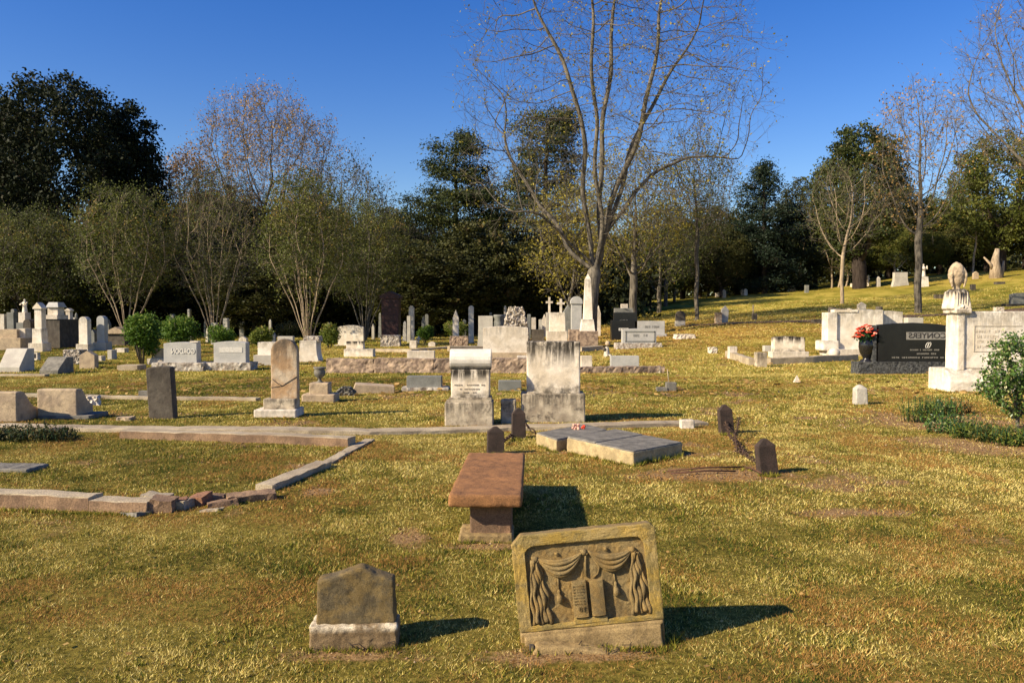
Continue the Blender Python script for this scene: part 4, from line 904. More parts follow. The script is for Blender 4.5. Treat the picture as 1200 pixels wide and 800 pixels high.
S('monument', 'dark bluish headstone at the right edge on the hill', HS, 1196, 358, [('s', 'arc', 1187, 1212, 342, 357, .5, 'greyd', {'rise': .08}), ('base', 'box', 1180, 1216, 355, 360, .8, 'darkslab')])
S('marker_stone', 'dark flat stone on the hill at the right, in front of the broken white trunk', 'stone', 1173, 333, [('s', 'box', 1168, 1178, 330, 333, .5, 'darkslab')])
S('marker_stone', 'pale low stone on the lane verge right of the pier', 'stone', 1172, 365, [('s', 'rock', 1168, 1177, 360, 365, .4, 'clean', {'amp': .05})])
for i, (x, y, w, h, k, mt, l) in enumerate((
    (1018, 335, 3, 12, 'cross', 'clean', 'thin white cross on the hill crest left of the yellow stone'), (1030, 336, 4, 12, 'post', 'greytan', 'yellowish upright post stone on the hill crest'),
    (1012, 336, 5, 4, 'box', 'clean', 'low white block on the hill crest beside the thick dark trunk'), (1001, 336, 6, 4, 'box', 'clean', 'white low slab in the shade left of the thick dark trunk'),
    (928, 341, 10, 6, 'slant', 'clean', 'whitish slanted stone under the trees on the left part of the crest'), (946, 343, 4, 9, 'box', 'greyd', 'small grey upright stone under the trees by the twin pale trunks'),
    (911, 341, 4, 9, 'semi', 'greytan', 'pale small stone in tree shade beside a thin pale trunk'), (870, 346, 4, 7, 'cross', 'clean', 'little white cross in the shade at the left foot of the hill crest'),
    (874, 346, 4, 8, 'gable', 'clean', 'little white peaked stone in the shade at the left foot of the hill crest'), (849, 349, 4, 10, 'post', 'tan', 'yellowish post stone at the woods edge above the leaning slab'),
    (842, 348, 6, 5, 'rock', 'clean', 'whitish low stone at the woods edge above the leaning slab'), (890, 343, 3, 6, 'box', 'greytan', 'small grey stone at the woods edge between the pale trunks'))):
    S('distant_headstone', l, HS, x, y, [('s', k, x - w / 2, x + w / 2, y - h, y, .4, mt)], group='far headstones along the hill crest')
# ------------------------------------------------ back rows at left
S('obelisk', 'tall white pillar monument with a gabled cap among the left back rows', 'monument', 42, 412, [
    ('base', 'box', 33, 50, 402, 412, .7, 'clean'), ('plinth', 'flare', 36, 48, 385, 403, .5, 'white', {'k': .05}), ('shaft', 'box', 38.5, 46.8, 362, 386, .36, 'white'), ('cap', 'gable', 37, 47.5, 354, 362, .45, 'white', {'rise': .8})])
S('monument', 'white round topped slab pillar among the left back rows, left of a pair', 'monument', 97, 412, [('base', 'box', 89, 103, 403, 412, .6, 'clean'), ('slab', 'semi', 91, 101, 371, 404, .35, 'white')])
S('monument', 'greyish round topped slab pillar among the left back rows, right of a pair', 'monument', 116, 411, [('base', 'box', 109, 124, 401, 411, .6, 'greytan'), ('slab', 'semi', 112, 121, 370, 402, .35, 'grey')])
S('monument', 'massive grey tomb with an urn shaped block on its slab top', 'monument', 61, 408, [('body', 'box', 53, 70, 374, 408, .9, 'darkslab'), ('slab', 'box', 51, 68, 369, 374, 1.0, 'clean'), ('block', 'box', 54, 66, 359, 369, .6, 'clean'), ('lid', 'taper', 53, 68, 354, 360, .8, 'grey', {'k': .7})], Y=40)  # tomb body coloured dark to stand for the shade over the back rows
S('monument', 'shadow toned pedestal carrying a small white capped pillar', 'monument', 76, 408, [('body', 'box', 69, 82, 374, 408, .8, 'darkslab'), ('pillar', 'box', 74, 79, 364, 375, .3, 'clean'), ('cap', 'gable', 73, 80, 361, 364.5, .35, 'clean', {'rise': .6})], Y=41)  # the body's shadow is put into its dark stone colour
S('statue', 'white figure statue on a pedestal at the far left back rows', 'statue', 24, 408, [('pedestal', 'box', 19, 30, 378, 408, .8, 'greyd'), ('plinth', 'box', 19.5, 27.5, 366, 378, .5, 'clean'), ('figure', 'figure', 20, 28, 350, 367, .4, 'white')], Y=41)
S('monument', 'dark round columned monument right of the statue pedestal', 'monument', 32, 408, [('s', 'semi', 27, 36, 374, 408, .6, 'darkslab')], Y=40)
S('monument', 'pale block monument at the left edge of the back rows', 'monument', 1, 402, [('s', 'box', -6, 5, 368, 402, .5, 'clean')], Y=46)
S('monument', 'speckled grey block on a post left of the statue', 'monument', 12, 402, [('block', 'box', 8, 16, 366, 378, .4, 'greyd'), ('foot', 'box', 10, 14, 377, 402, .3, 'clean')], Y=46)
S('monument', 'tan stepped tomb at the left edge in front of the statue', 'monument', 10, 410, [('base', 'box', -10, 24, 396, 410, 1.4, 'tan'), ('upper', 'box', -10, 17, 386, 397, 1.0, 'tan'), ('buttress', 'box', 17, 24, 385, 397, .6, 'clean')])
S('monument', 'leaning pale slab behind the dark pedestal in the left back rows', HS, 86, 405, [('s', 'box', 82, 87, 372, 402, .2, 'greytan')], Y=44, tilt=(0, R(2)))
S('monument', 'tan stone tomb top catching light behind the big bright shrub', 'monument', 133, 398, [('body', 'box', 126, 146, 390, 402, 1.2, 'darkslab'), ('top', 'gable', 124, 147, 383, 391, 1.4, 'tan', {'rise': .7})], Y=44)
S(HS, 'grey slanted marker with a rough top at the left, beyond the thick markers', HS, 10, 436, [('s', 'slant', -2, 23, 409, 436, .75, 'greytan')])
S(HS, 'grey slanted marker leaning back, right of the other slanted one', HS, 57, 438, [('s', 'slant', 45, 69, 419, 438, .65, 'ledger')], rz=R(-8))
S('marker_stone', 'squat rough faced block behind the small gabled tan headstone', 'stone', 84, 427, [('s', 'rock', 74, 93, 410, 427, .5, 'rock', {'amp': .04})])
S(HS, 'small tan gabled headstone in front of the white slab pillars', HS, 102, 432, [('s', 'gable', 93, 111, 411, 432, .25, 'tan', {'rise': .25})])
S('marker_stone', 'little pale marker with a dark hole in front of the tall white pillar monument', 'stone', 40, 422, [('s', 'box', 36, 44, 413, 422, .2, 'clean'), ('hole_shade', 'box', 38, 42, 414.5, 419.5, .22, 'letterdark')])  # dark block set on the face as the shade inside the hole
S('grave_slab', 'pale low slab in the grass in front of the big bright shrub', 'grave slab', 149, 434, [('s', 'box', 137, 161, 428, 434, .6, 'kerb')])
S(HS, 'small grey upright stone left of the shrub, with a dark side', HS, 130, 421, [('s', 'box', 126, 131, 409, 420, .4, 'greytan')])
S('marker_stone', 'small whitish marker right of the tan gabled headstone', 'stone', 118, 423, [('s', 'box', 114, 119, 417, 423, .3, 'clean')])
S(HS, 'low white stone left of the shrub behind the small grey upright', HS, 140, 413, [('s', 'box', 135, 146, 408, 413, .4, 'clean')])
# tiny stones in the tree shade, far back: nothing tells most of them apart
kinds = ['box', 'semi', 'gable', 'cross', 'shoulder', 'arc', 'gable', 'semi', 'obelisk']
r_ = random.Random(12)
tiny = [(15, 356, 4, 50), (88, 360, 3, 52), (125, 372, 5, 50), (176, 376, 3, 52), (201, 366, 5, 48), (221, 356, 2.5, 58), (242, 382, 3, 50), (240, 372, 2, 60), (250, 376, 6, 46), (264, 371, 5, 46), (283, 375, 5, 60), (262, 374, 3, 62),
        (284, 392, 9, 44), (300, 376, 6, 60), (316, 372, 4, 55), (385, 376, 3, 56), (390, 382, 5, 50), (437, 377, 3, 55), (445, 360, 4, 60), (474, 374, 5, 50), (479, 368, 4, 48), (482, 352, 6, 52), (496, 364, 4, 55),
        (500, 362, 4, 58), (534, 357, 7, 48), (552, 352, 6, 46), (544, 372, 4, 52), (575, 360, 3, 60), (592, 352, 3, 62), (608, 356, 4, 54), (620, 362, 4, 50), (634, 372, 5, 60), (672, 366, 4, 60), (638, 366, 5, 55),
        (702, 370, 4, 60), (724, 359, 5, 62), (745, 372, 4, 62), (490, 392, 5, 46), (456, 386, 4, 52), (320, 388, 4, 50), (222, 390, 4, 46), (108, 384, 5, 46), (160, 392, 6, 48), (68, 350, 4, 58), (5, 380, 5, 55)]
for i, (x, yt, w, Y) in enumerate(tiny):
    yt = yt + (6 if yt < 366 else 2); k = r_.choice(kinds); k = 'shoulder' if w > 5.5 and k in ('cross', 'obelisk') else k
    S('shaded_headstone', 'far small pale headstone in the tree shade of the back rows', HS, x, 399, [('s', k, x - w / 2, x + w / 2, yt, 399, .35, r_.choice(['clean', 'greytan', 'greyd', 'greyd']))], group='far headstones in the tree shade', Y=Y)  # dull grey weighted in: tree shade put into the stone colour
# ================================================================== trees
def colonize(att, nodes, parents, step=.4, infl=3., kill=.7, up=.12, iters=90, rg=rng, jit=.12):
    nodes = [np.array(n, float) for n in nodes]; parents = list(parents); A = att.copy()
    kd = {}; near = np.full(len(A), 1e9); nid = np.zeros(len(A), int); new = list(range(len(nodes)))
    for it in range(iters):
        nn = np.array([nodes[i] for i in new]); d = np.linalg.norm(A[:, None] - nn[None], axis=2); j = d.argmin(1); dm = d[np.arange(len(A)), j]
        up_ = dm < near; near[up_] = dm[up_]; nid[up_] = np.array(new)[j[up_]]
        keep = near > kill; A = A[keep]; near = near[keep]; nid = nid[keep]
        if not len(A): break
        act = near < infl
        if not act.any(): act = near < near.min() * 1.15
        new = []; dead = []; ids = nid[act]; dirs = A[act] - np.array(nodes)[ids]; dirs /= np.linalg.norm(dirs, axis=1, keepdims=True)
        for i in np.unique(ids):
            v = dirs[ids == i].sum(0); v /= (np.linalg.norm(v) + 1e-6); v += rg.normal(0, jit, 3); v[2] += up
            v /= np.linalg.norm(v)
            if any(float(v @ u) > .9 for u in kd.get(i, ())): dead.append(i); continue
            kd.setdefault(i, []).append(v); nodes.append(nodes[i] + v * step); parents.append(i); new.append(len(nodes) - 1)
        if dead:
            ok = ~np.isin(nid, dead) | ~act; A = A[ok]; near = near[ok]; nid = nid[ok]
        if len(nodes) > 9000 or not len(A) or not new: break
    return np.array(nodes), np.array(parents)
def radii(nodes, par, r_trunk, r_tip=.008, ex=2.3):
    n = len(nodes); a = np.zeros(n); kids = np.zeros(n, int)
    for i in range(n):
        if par[i] >= 0: kids[par[i]] += 1
    a[kids == 0] = r_tip ** ex
    for i in range(n - 1, 0, -1):
        a[par[i]] += a[i] if a[i] > 0 else r_tip ** ex
    r = a ** (1 / ex); k = r_trunk / r[0]
    w = np.clip((r - r_tip) / (r[0] - r_tip), 0, 1)
    return r * (1 + (k - 1) * w ** .55), kids
def wood(nodes, par, rad, ext=.0, rmin=0, rmax=9):
    """tapered tubes along every chain of the branch graph"""
    n = len(nodes); ch = [[] for _ in range(n)]
    for i in range(1, n):
        if par[i] >= 0: ch[par[i]].append(i)
    V = []; Fq = []; off = 0; stack = [(0, -1)]
    while stack:
        s, p = stack.pop(); chain = ([p] if p >= 0 else []) + [s]; cur = s
        while ch[cur]:
            c = sorted(ch[cur], key=lambda q: -rad[q]); chain.append(c[0])
            for q in c[1:]: stack.append((q, cur))
            cur = c[0]
        pts = nodes[chain]; rr = rad[chain].copy()
        if p >= 0: rr[0] = min(rr[0], rr[1] * 1.25)
        if len(pts) < 2 or rr.max() < rmin: continue
        k = 9 if rr.max() > .12 else (6 if rr.max() > .05 else (4 if rr.max() > .02 else 3))
        if len(pts) > 3:
            q_ = pts.copy(); q_[1:-1] = (pts[:-2] + pts[1:-1] * 2 + pts[2:]) / 4; q_[0] = pts[0]; pts = q_
        t = np.gradient(pts, axis=0); t /= np.linalg.norm(t, axis=1, keepdims=True) + 1e-9
        ref = np.array([0, 1, 0.]) if abs(t[0][1]) < .8 else np.array([1, 0, 0.])
        u = np.cross(t, ref); u /= np.linalg.norm(u, axis=1, keepdims=True) + 1e-9; w = np.cross(t, u)
        a = np.arange(k) * 2 * np.pi / k
        ring = pts[:, None] + (u[:, None] * np.cos(a)[None, :, None] + w[:, None] * np.sin(a)[None, :, None]) * rr[:, None, None]
        V.append(ring.reshape(-1, 3)); m = len(pts); i = np.arange(m - 1)[:, None] * k; j = np.arange(k)[None]; j2 = (j + 1) % k
        Fq.append((np.stack([i + j, i + j2, i + k + j2, i + k + j], -1).reshape(-1, 4)) + off); off += m * k
    return np.concatenate(V), np.concatenate(Fq)
def twigs(nodes, par, rad, per=3, length=.7, r0=.009, rmax=.03, rg=rng, up=.3, forks=2):
    idx = np.where((rad < rmax) & (par >= 0))[0]; idx = np.repeat(idx, per); n = len(idx)
    d = nodes[idx] - nodes[par[idx]]; d /= np.linalg.norm(d, axis=1, keepdims=True) + 1e-9; d += rg.normal(0, .55, (n, 3)); d[:, 2] += up
    d /= np.linalg.norm(d, axis=1, keepdims=True); L = length * rg.uniform(.4, 1.2, n)[:, None]
    p0 = nodes[idx]; V = []; Fc = []; ends = []
    def cone(p, q, r1, r2, o):
        t = q - p; t /= np.linalg.norm(t, axis=1, keepdims=True) + 1e-9; u = np.cross(t, rg.normal(size=t.shape)); u /= np.linalg.norm(u, axis=1, keepdims=True) + 1e-9; w = np.cross(t, u)
        a = [0, 2.094, 4.188]; b = [p + (u * math.cos(x) + w * math.sin(x)) * r1 for x in a]; c = [q + (u * math.cos(x) + w * math.sin(x)) * r2 for x in a]
        v = np.stack(b + c, 1).reshape(-1, 3); i = (np.arange(len(p)) * 6 + o)[:, None]
        f = np.concatenate([i + np.array([[0, 1, 4, 3]]), i + np.array([[1, 2, 5, 4]]), i + np.array([[2, 0, 3, 5]])]); return v, f
    p1 = p0 + d * L; v, f = cone(p0, p1, r0, r0 * .55, 0); V.append(v); Fc.append(f); o = len(v); ends.append(p1)
    for k in range(forks):
        st = p0 + d * L * rg.uniform(.3, .9, n)[:, None]; d2 = d + rg.normal(0, .5, (n, 3)); d2[:, 2] += .15; d2 /= np.linalg.norm(d2, axis=1, keepdims=True)
        e = st + d2 * L * .7; v, f = cone(st, e, r0 * .6, r0 * .35, o); V.append(v); Fc.append(f); o += len(v); ends.append(e)
    return np.concatenate(V), np.concatenate(Fc), np.concatenate(ends)
def ellipsoid(n, c, r, rg=rng, shell=.0, lobes=0, zcut=None):
    out = []
    while len(out) < n:
        p = rg.uniform(-1, 1, (n * 3, 3)); q = np.linalg.norm(p, axis=1)
        lim = np.ones(len(p))
        if lobes:
            th = np.arctan2(p[:, 1], p[:, 0]); lim = 1 - .22 * vnoise(th * lobes / 2 + 50, p[:, 2] * lobes / 1.5 + 50, lobes)
        p = p[(q < lim) & (q > shell * lim)]; out += list(p)
    return np.array(out[:n]) * np.array(r) + np.array(c)

def finish(name, label, cat, loc, nodes, par, rad, bark, leafm, nleaf, lsize, lspread, tw=None, group=None, rg=rng, rleaf=.05, rz=0, twbark=None, scale=1, clump=0, flat=0):
    root = empty(name, loc, rz); tag(root, label, cat, group); root.scale = (scale,) * 3
    v, f = wood(nodes, par, rad); fast('trunk', v, f, bark, root, smooth=True); ends = None
    if tw:
        v, f, ends = twigs(nodes, par, rad, rg=rg, **tw); fast('twigs', v, f, twbark or bark, root)
    if nleaf:
        src = ends if (ends is not None and not clump) else nodes[rad < rleaf]
        c = src[rg.integers(0, len(src), nleaf)] + rg.normal(0, 1, (nleaf, 3)) * np.array([lspread, lspread, lspread * (.45 if clump else 1)])
        v, f = quads(c, lsize, rg, .6, flat); 
        base = vnoise(c[:, 0] * .9 + 90, c[:, 2] * .9 + 90 + c[:, 1] * .5, 5) * .6 + rg.random(nleaf) * .45
        fast('foliage', v, f, leafm, root, rnd=np.repeat(np.clip(base, 0, 1), 4))
    return root
def copy_tree(root, loc, rz, scale, label=None, group=None, cat=None):
    r_ = root.copy(); COL.objects.link(r_); r_.location = loc; r_.rotation_euler = (0, 0, rz); r_.scale = scale if hasattr(scale, '__len__') else (scale,) * 3
    if label: r_['label'] = label
    if group: r_['group'] = group
    for ch in list(root.children):
        c = ch.copy(); COL.objects.link(c); c.parent = r_
    return r_
def trunk_line(h, step=.4, lean=(0, 0)):
    n = max(2, int(h / step)); return [(lean[0] * i / n + .05 * math.sin(i), lean[1] * i / n, -.3 + (h + .3) * i / n) for i in range(n + 1)], [-1] + list(range(n))

# ---- the big bare tree
def big_tree():
    rg = np.random.default_rng(31); Y = 47; base = atY(692, Y); s = Y / F; yb = 400 - F * math.tan(math.atan2(base.z - EYE, Y) + PITCH)
    limbs = [([(692, yb + 6), (692, 360), (694, 335), (697, 318)], 0, 0),
        ([(675, 296), (657, 266), (634, 243), (612, 212), (600, 180), (592, 150)], 3, 1.2),
        ([(694, 290), (689, 240), (683, 185), (673, 135), (658, 95), (642, 55), (628, 15)], 3, -1),
        ([(702, 280), (706, 230), (709, 180), (712, 120), (713, 60), (718, -10)], 3, .6),
        ([(706, 296), (716, 250), (728, 205), (742, 160), (756, 100), (768, 50), (776, 5)], 3, -.8),
        ([(716, 268), (740, 225), (772, 195), (812, 178), (852, 176), (880, 180)], 3, 1.5),
        ([(699, 265), (697, 210), (699, 150), (692, 90), (685, 40), (680, -10)], 3, -1.8),
        ([(722, 225), (738, 180), (764, 130), (792, 85), (815, 45), (828, 10)], 3, 2.0),
        ([(664, 279), (640, 262), (618, 252), (600, 256)], 3, -1.5)]
    nodes = []; par = []
    for pts, at_, yd in limbs:
        q = [((x - 692) * s, 0, (yb - y) * s) for x, y in pts]
        st = nodes[at_ * 0 + trunk_top] if nodes else None
        seq = ([] if st is None else [st]) + q; prev = -1 if st is None else trunk_top; tot = 0
        L = sum(math.dist(seq[i], seq[i + 1]) for i in range(len(seq) - 1)); acc = 0
        if st is None: nodes.append(q[0]); par.append(-1); prev = 0
        for i in range(len(seq) - 1):
            a = np.array(seq[i]); b = np.array(seq[i + 1]); d = np.linalg.norm(b[[0, 2]] - a[[0, 2]]); k = max(1, int(d / .45))
            for j in range(1, k + 1):
                p = a + (b - a) * j / k; t_ = (acc + d * j / k) / L
                p[0] += (.22 * math.sin(t_ * 7 + yd * 3) + .1 * math.sin(t_ * 19 + yd)) * (0 if st is None else 1); p[1] = (st[1] if st is not None else 0) + yd * 1.6 * t_ + .12 * math.sin(t_ * 9 + yd); nodes.append(tuple(p)); par.append(prev); prev = len(nodes) - 1
            acc += d
        if st is None: trunk_top = len(nodes) - 1
    c = ((718 - 692) * s, 0, (yb - 110) * s); att = ellipsoid(2700, c, (180 * s, 5.6, 225 * s), rg, .1)
    att = att[(att[:, 2] > (yb - 285) * s + np.abs(att[:, 0]) * .12)]
    ex = ellipsoid(260, ((590 - 692) * s, -1, (yb - 190) * s), (52 * s, 2.5, 85 * s), rg); att = np.concatenate([att, ex])
    nodes, par = colonize(att, nodes, par, .36, 2.2, .5, .10, 70, rg, .10)
    rad, _ = radii(nodes, par, .40, .009, 2.5)
    # flare at the foot
    rad[0] *= 1.35
    return finish('bare_tree', 'tall bare tree with many rising limbs in the centre, behind the white obelisk', 'tree', base, nodes, par, rad, M['bark'], M['lf_yellow'], 5200, .15, .12,
                  dict(per=1, length=1.2, r0=.009, rmax=.022, up=.35, forks=2), rg=rg, twbark=M['bark'])
big_tree()

def vase_tree(name, label, loc, H, W, seed, stems=7, hb=.4, bark='barkpale', leaf='lf_olive', nleaf=3000, lsize=.12, r_stem=.05, natt=900, group=None, tw=None, spread=.15, low=.25):
    rg = np.random.default_rng(seed); nodes = [(0, 0, -.2), (0, 0, 0)]; par = [-1, 0]
    for k in range(stems):
        a = 2 * math.pi * k / stems + rg.uniform(-.3, .3); e = rg.uniform(.25, 1.0); prev = 1; n = int(H * low * 2.2 / .3)
        for i in range(1, n + 1):
            t = i / n; rr = (.10 + e * W * .36 * t ** 1.25); nodes.append((rr * math.cos(a) + .03 * math.sin(i), rr * math.sin(a), t * H * low * 2)); par.append(prev); prev = len(nodes) - 1
    att = ellipsoid(natt, (0, 0, H * .60), (W / 2, W / 2, H * .41), rg, .0, 11)
    nodes, par = colonize(att, nodes, par, .28, 1.6, .34, .28, 60, rg, .1)
    rad, _ = radii(nodes, par, r_stem * 2.2, .006, 2.2); rad[:2] = r_stem * 2.5
    return finish(name, label, 'tree', loc, nodes, par, rad, M[bark], M[leaf], nleaf, lsize, spread, tw or dict(per=2, length=.55, r0=.007, rmax=.02, up=.5, forks=2), group, rg, twbark=M['twig'])
def h_px(yt, Y, x): return pyz(yt, Y) - atY(x, Y).z
CG = 'multi stemmed crepe trees behind the headstones'
vase_tree('crepe_tree', 'multi stemmed small tree with sparse green leaves behind the big bright shrub', atY(150, 46), h_px(212, 46, 150), 6.4, 41, 8, nleaf=15000, group=CG)
vase_tree('crepe_tree', 'nearly bare brown multi stemmed tree behind the second bright shrub', atY(252, 47), h_px(198, 47, 252), 6.0, 42, 9, leaf='lf_olive', nleaf=7000, lsize=.10, group=CG, natt=1100)
vase_tree('crepe_tree', 'narrow pale stemmed tree with olive leaves right behind the white flared pedestal', atY(361, 42), h_px(200, 42, 361), 5.4, 43, 13, nleaf=15000, group=CG)
vase_tree('crepe_tree', 'olive leaved multi stemmed tree left of the maroon monument', atY(428, 52), h_px(232, 52, 430), 6.2, 44, 8, nleaf=18000, group=CG, bark='bark')
vase_tree('crepe_tree', 'brownish multi stemmed tree at the left edge in front of the dark evergreen', atY(40, 56), h_px(240, 56, 40), 8, 45, 7, leaf='lf_olive', nleaf=18000, group=CG, bark='barkdark')

def decid(name, label, loc, H, W, seed, trunk=.28, fork=.25, leaf='lf_brown', nleaf=2000, lsize=.16, bark='bark', natt=1300, crown_b=.22, spread=.3, step=.42, tw=None, group=None, lean=0, shell=.1, infl=2.6, kill=.6, clump=0):
    rg = np.random.default_rng(seed); nodes, par = trunk_line(H * fork, .4, (lean, 0))
    cb = H * crown_b; att = ellipsoid(natt, (lean * 1.5, 0, (H + cb) / 2), (W / 2, W / 2 * .85, (H - cb) / 2), rg, shell, 6)
    nodes, par = colonize(att, nodes, par, step, infl, kill, .16, 70, rg, .1)
    rad, _ = radii(nodes, par, trunk, .009, 2.25); rad[0] *= 1.3
    return finish(name, label, 'tree', loc, nodes, par, rad, M[bark], M[leaf], nleaf, lsize, spread, tw if tw is not None else dict(per=2, length=.9, r0=.01, rmax=.025, up=.25, forks=2), group, rg, rleaf=.06, twbark=M['twig'], clump=clump)
WIDE = dict(per=2, length=1.0, r0=.013, rmax=.03, up=.3, forks=2)
decid('autumn_tree', 'wide bare tree with rusty leaves at its tips rising behind the crepe trees at left', atY(314, 78), h_px(92, 78, 314), 15.5, 51, .38, .2, 'lf_brown', 15000, .19, natt=1900, tw=WIDE, spread=.3, shell=.2)
decid('autumn_tree', 'smaller orange brown tree between the dark evergreen and the wide rusty tree', atY(222, 74), h_px(170, 74, 222), 7, 52, .25, .25, 'lf_brown', 9000, .2, natt=800, tw=WIDE)
t410 = decid('autumn_tree', 'half bare tree with a green patch at its top, left of the layered pine', atY(412, 72), h_px(178, 72, 412), 8.5, 53, .25, .2, 'lf_oak', 3600, .2, natt=1100, tw=WIDE)
decid('bare_tree', 'smaller tree with a pale forked trunk right behind the black two tier headstone', atY(742, 56), h_px(165, 56, 742), 8.2, 54, .26, .22, 'lf_yellow', 8000, .15, natt=1300, crown_b=.25)
decid('bare_tree', 'slim tall tree with sparse leaves standing alone on the slope right of centre', atY(816, 58), h_px(150, 58, 816), 5.6, 55, .15, .5, 'lf_olive', 6500, .14, natt=900, crown_b=.3)
decid('bare_tree', 'small pale barked tree on the hill in front of the thick dark trunk', atY(986, 68), h_px(185, 68, 986), 7.2, 56, .15, .25, 'lf_olive', 2600, .13, bark='barkpale', natt=1000, crown_b=.3)
decid('bare_tree', 'dark trunked bare tree with few rusty leaves, on the hill left of the draped urn', atY(1075, 54), h_px(88, 54, 1075), 7.0, 57, .23, .33, 'lf_brown', 2100, .16, natt=1500, crown_b=.28)
decid('bare_tree', 'large bare tree whose branches reach in from the right edge', atY(1262, 46), h_px(-60, 46, 1262), 16, 58, .4, .22, 'lf_brown', 1500, .16, natt=2000, crown_b=.3)
decid('autumn_tree', 'yellow leaved tree directly behind the big bare tree', atY(668, 62), h_px(215, 62, 668), 7.5, 59, .2, .2, 'lf_yellow', 5200, .2, natt=800, crown_b=.12, tw=WIDE)
yt2 = decid('autumn_tree', 'yellowish leaved tree at the wood edge left of the slim tall tree', atY(772, 74), h_px(238, 74, 772), 8, 60, .2, .2, 'lf_olive', 6000, .22, natt=800, crown_b=.15, tw=WIDE)

def dense(name, label, loc, H, W, seed, leaf='lf_oak', nleaf=22000, lsize=.26, crown_b=.1, trunk=.45, natt=900, lobes=7, group=None, spread=.42, clump=1, shell=.45, bark='barkdark', flat=0):
    rg = np.random.default_rng(seed); nodes, par = trunk_line(H * max(.12, crown_b), .5)
    cb = H * crown_b; att = ellipsoid(natt, (0, 0, (H + cb) / 2), (W / 2, W / 2, (H - cb) / 2), rg, shell, lobes)
    nodes, par = colonize(att, nodes, par, .6, 3.4, .9, .1, 60, rg, .15)
    rad, _ = radii(nodes, par, trunk, .02, 2.3)
    return finish(name, label, 'tree', loc, nodes, par, rad, M[bark], M[leaf], nleaf, lsize, spread, None, group, rg, rleaf=.12, clump=clump, flat=flat)
dense('magnolia_tree', 'huge dark glossy evergreen tree at the left', atY(78, 66), h_px(66, 66, 78), 15, 71, 'lf_dark', 50000, .30, .06, .5, 1500, 9, spread=.5)
dense('magnolia_tree', 'dark evergreen tree of lower knobbly outline right of the huge glossy one', atY(150, 68), h_px(100, 68, 150), 7.2, 72, 'lf_dark', 22000, .30, .06, .4, 800, 11, spread=.45)
oak1 = dense('oak_tree', 'dark rounded evergreen tree at the left edge behind the huge glossy one', atY(-8, 72), h_px(84, 72, -8), 12, 73, 'lf_oak', 26000, .32, .05, .4, 1000, 6)
oak2 = dense('oak_tree', 'mid green tree low in the wood between the crepe trees', atY(330, 84), h_px(240, 84, 330), 11, 74, 'lf_oak', 24000, .34, .02, .4, 900, 8)

# layered pines
def pine(label, loc, H, W, seed, profile, trunk=.32, nleaf=15000, leaf='lf_pine', lsize=.3, name='pine_tree', droop=.1, gap=1.3, group=None):
    rg = np.random.default_rng(seed); nodes, par = trunk_line(H, .5, (rg.uniform(-.4, .4), 0)); nt_ = len(nodes); nodes = [np.array(n) for n in nodes]; tips = []
    z = H * profile[0][0]
    while z < H * .99:
        w = np.interp(z / H, [p[0] for p in profile], [p[1] for p in profile]) * W / 2
        i0 = min(nt_ - 1, int((z + .3) / (H + .3) * (nt_ - 1)))
        for k in range(rg.integers(3, 5)):
            a = rg.uniform(0, 6.28); L = w * rg.uniform(.6, 1.12); n = max(2, int(L / .5)); prev = i0; p = np.array(nodes[i0])
            for j in range(n):
                t = (j + 1) / n; d = np.array([math.cos(a), math.sin(a), .22 - droop * 2 * t]) + rg.normal(0, .1, 3); p = p + d * (L / n); nodes.append(p.copy()); par.append(prev); prev = len(nodes) - 1
                if t > .3: tips.append(p.copy())
                if t > .35:
                    for sgn in (-1, 1):
                        q = p + np.array([math.cos(a + sgn * 1.0), math.sin(a + sgn * 1.0), .1]) * L * .34 * (1.35 - t); nodes.append(q); par.append(prev); tips.append(q)
        z += gap * rg.uniform(.6, 1.3)
    tips.append(np.array([nodes[nt_ - 1][0], 0, H]))
    nodes = np.array(nodes); par = np.array(par); rad, _ = radii(nodes, par, trunk, .02, 2.3)
    root = empty(name, loc); tag(root, label, 'tree', group); v, f = wood(nodes, par, rad); fast('trunk', v, f, M['barkdark'], root, smooth=True)
    tips = np.array(tips); c = tips[rg.integers(0, len(tips), nleaf)] + rg.normal(0, 1, (nleaf, 3)) * np.array([.5, .5, .34]); v, f = quads(c, lsize, rg, .35, .2)
    fast('foliage', v, f, M[leaf], root, rnd=np.repeat(np.clip(vnoise(c[:, 0] + 80, c[:, 2] + 80, 3) * .6 + rg.random(nleaf) * .4, 0, 1), 4)); return root
pine1 = pine('layered dark pine with a tiered top left of the big bare tree', atY(535, 78), h_px(157, 78, 535), 9.5, 81, [(.25, 1.1), (.45, 1.2), (.58, 1.15), (.68, .95), (.76, .7), (.84, .5), (.9, .58), (.96, .4), (1, .12)], nleaf=48000, gap=.8)
pine('tall rounded pine right behind the left limbs of the big bare tree', atY(636, 76), h_px(124, 76, 636), 8.4, 82, [(.2, 1.0), (.45, 1.15), (.58, .95), (.66, 1.05), (.76, .8), (.86, .9), (.95, .65), (1, .25)], nleaf=40000, gap=.8)
cedar = pine('dark spired conifer on the left part of the hill crest', atY(895, 92), h_px(190, 92, 895), 9.5, 83, [(.04, .9), (.3, 1.0), (.55, .8), (.75, .5), (.9, .22), (1, .02)], name='cedar_tree', leaf='lf_cedar', nleaf=30000, gap=.6, lsize=.32, droop=.05)
big_r = dense('oak_tree', 'big dark rounded evergreen tree with a thick trunk on the hill crest', atY(1006, 86), h_px(136, 86, 1006), 10.5, 75, 'lf_pine', 30000, .30, .12, .72, 1100, 9)
olr = dense('oak_tree', 'large olive brown tree behind the draped urn at the right', atY(1172, 92), h_px(142, 92, 1172), 13, 76, 'lf_olive', 24000, .30, .1, .5, 1100, 8)
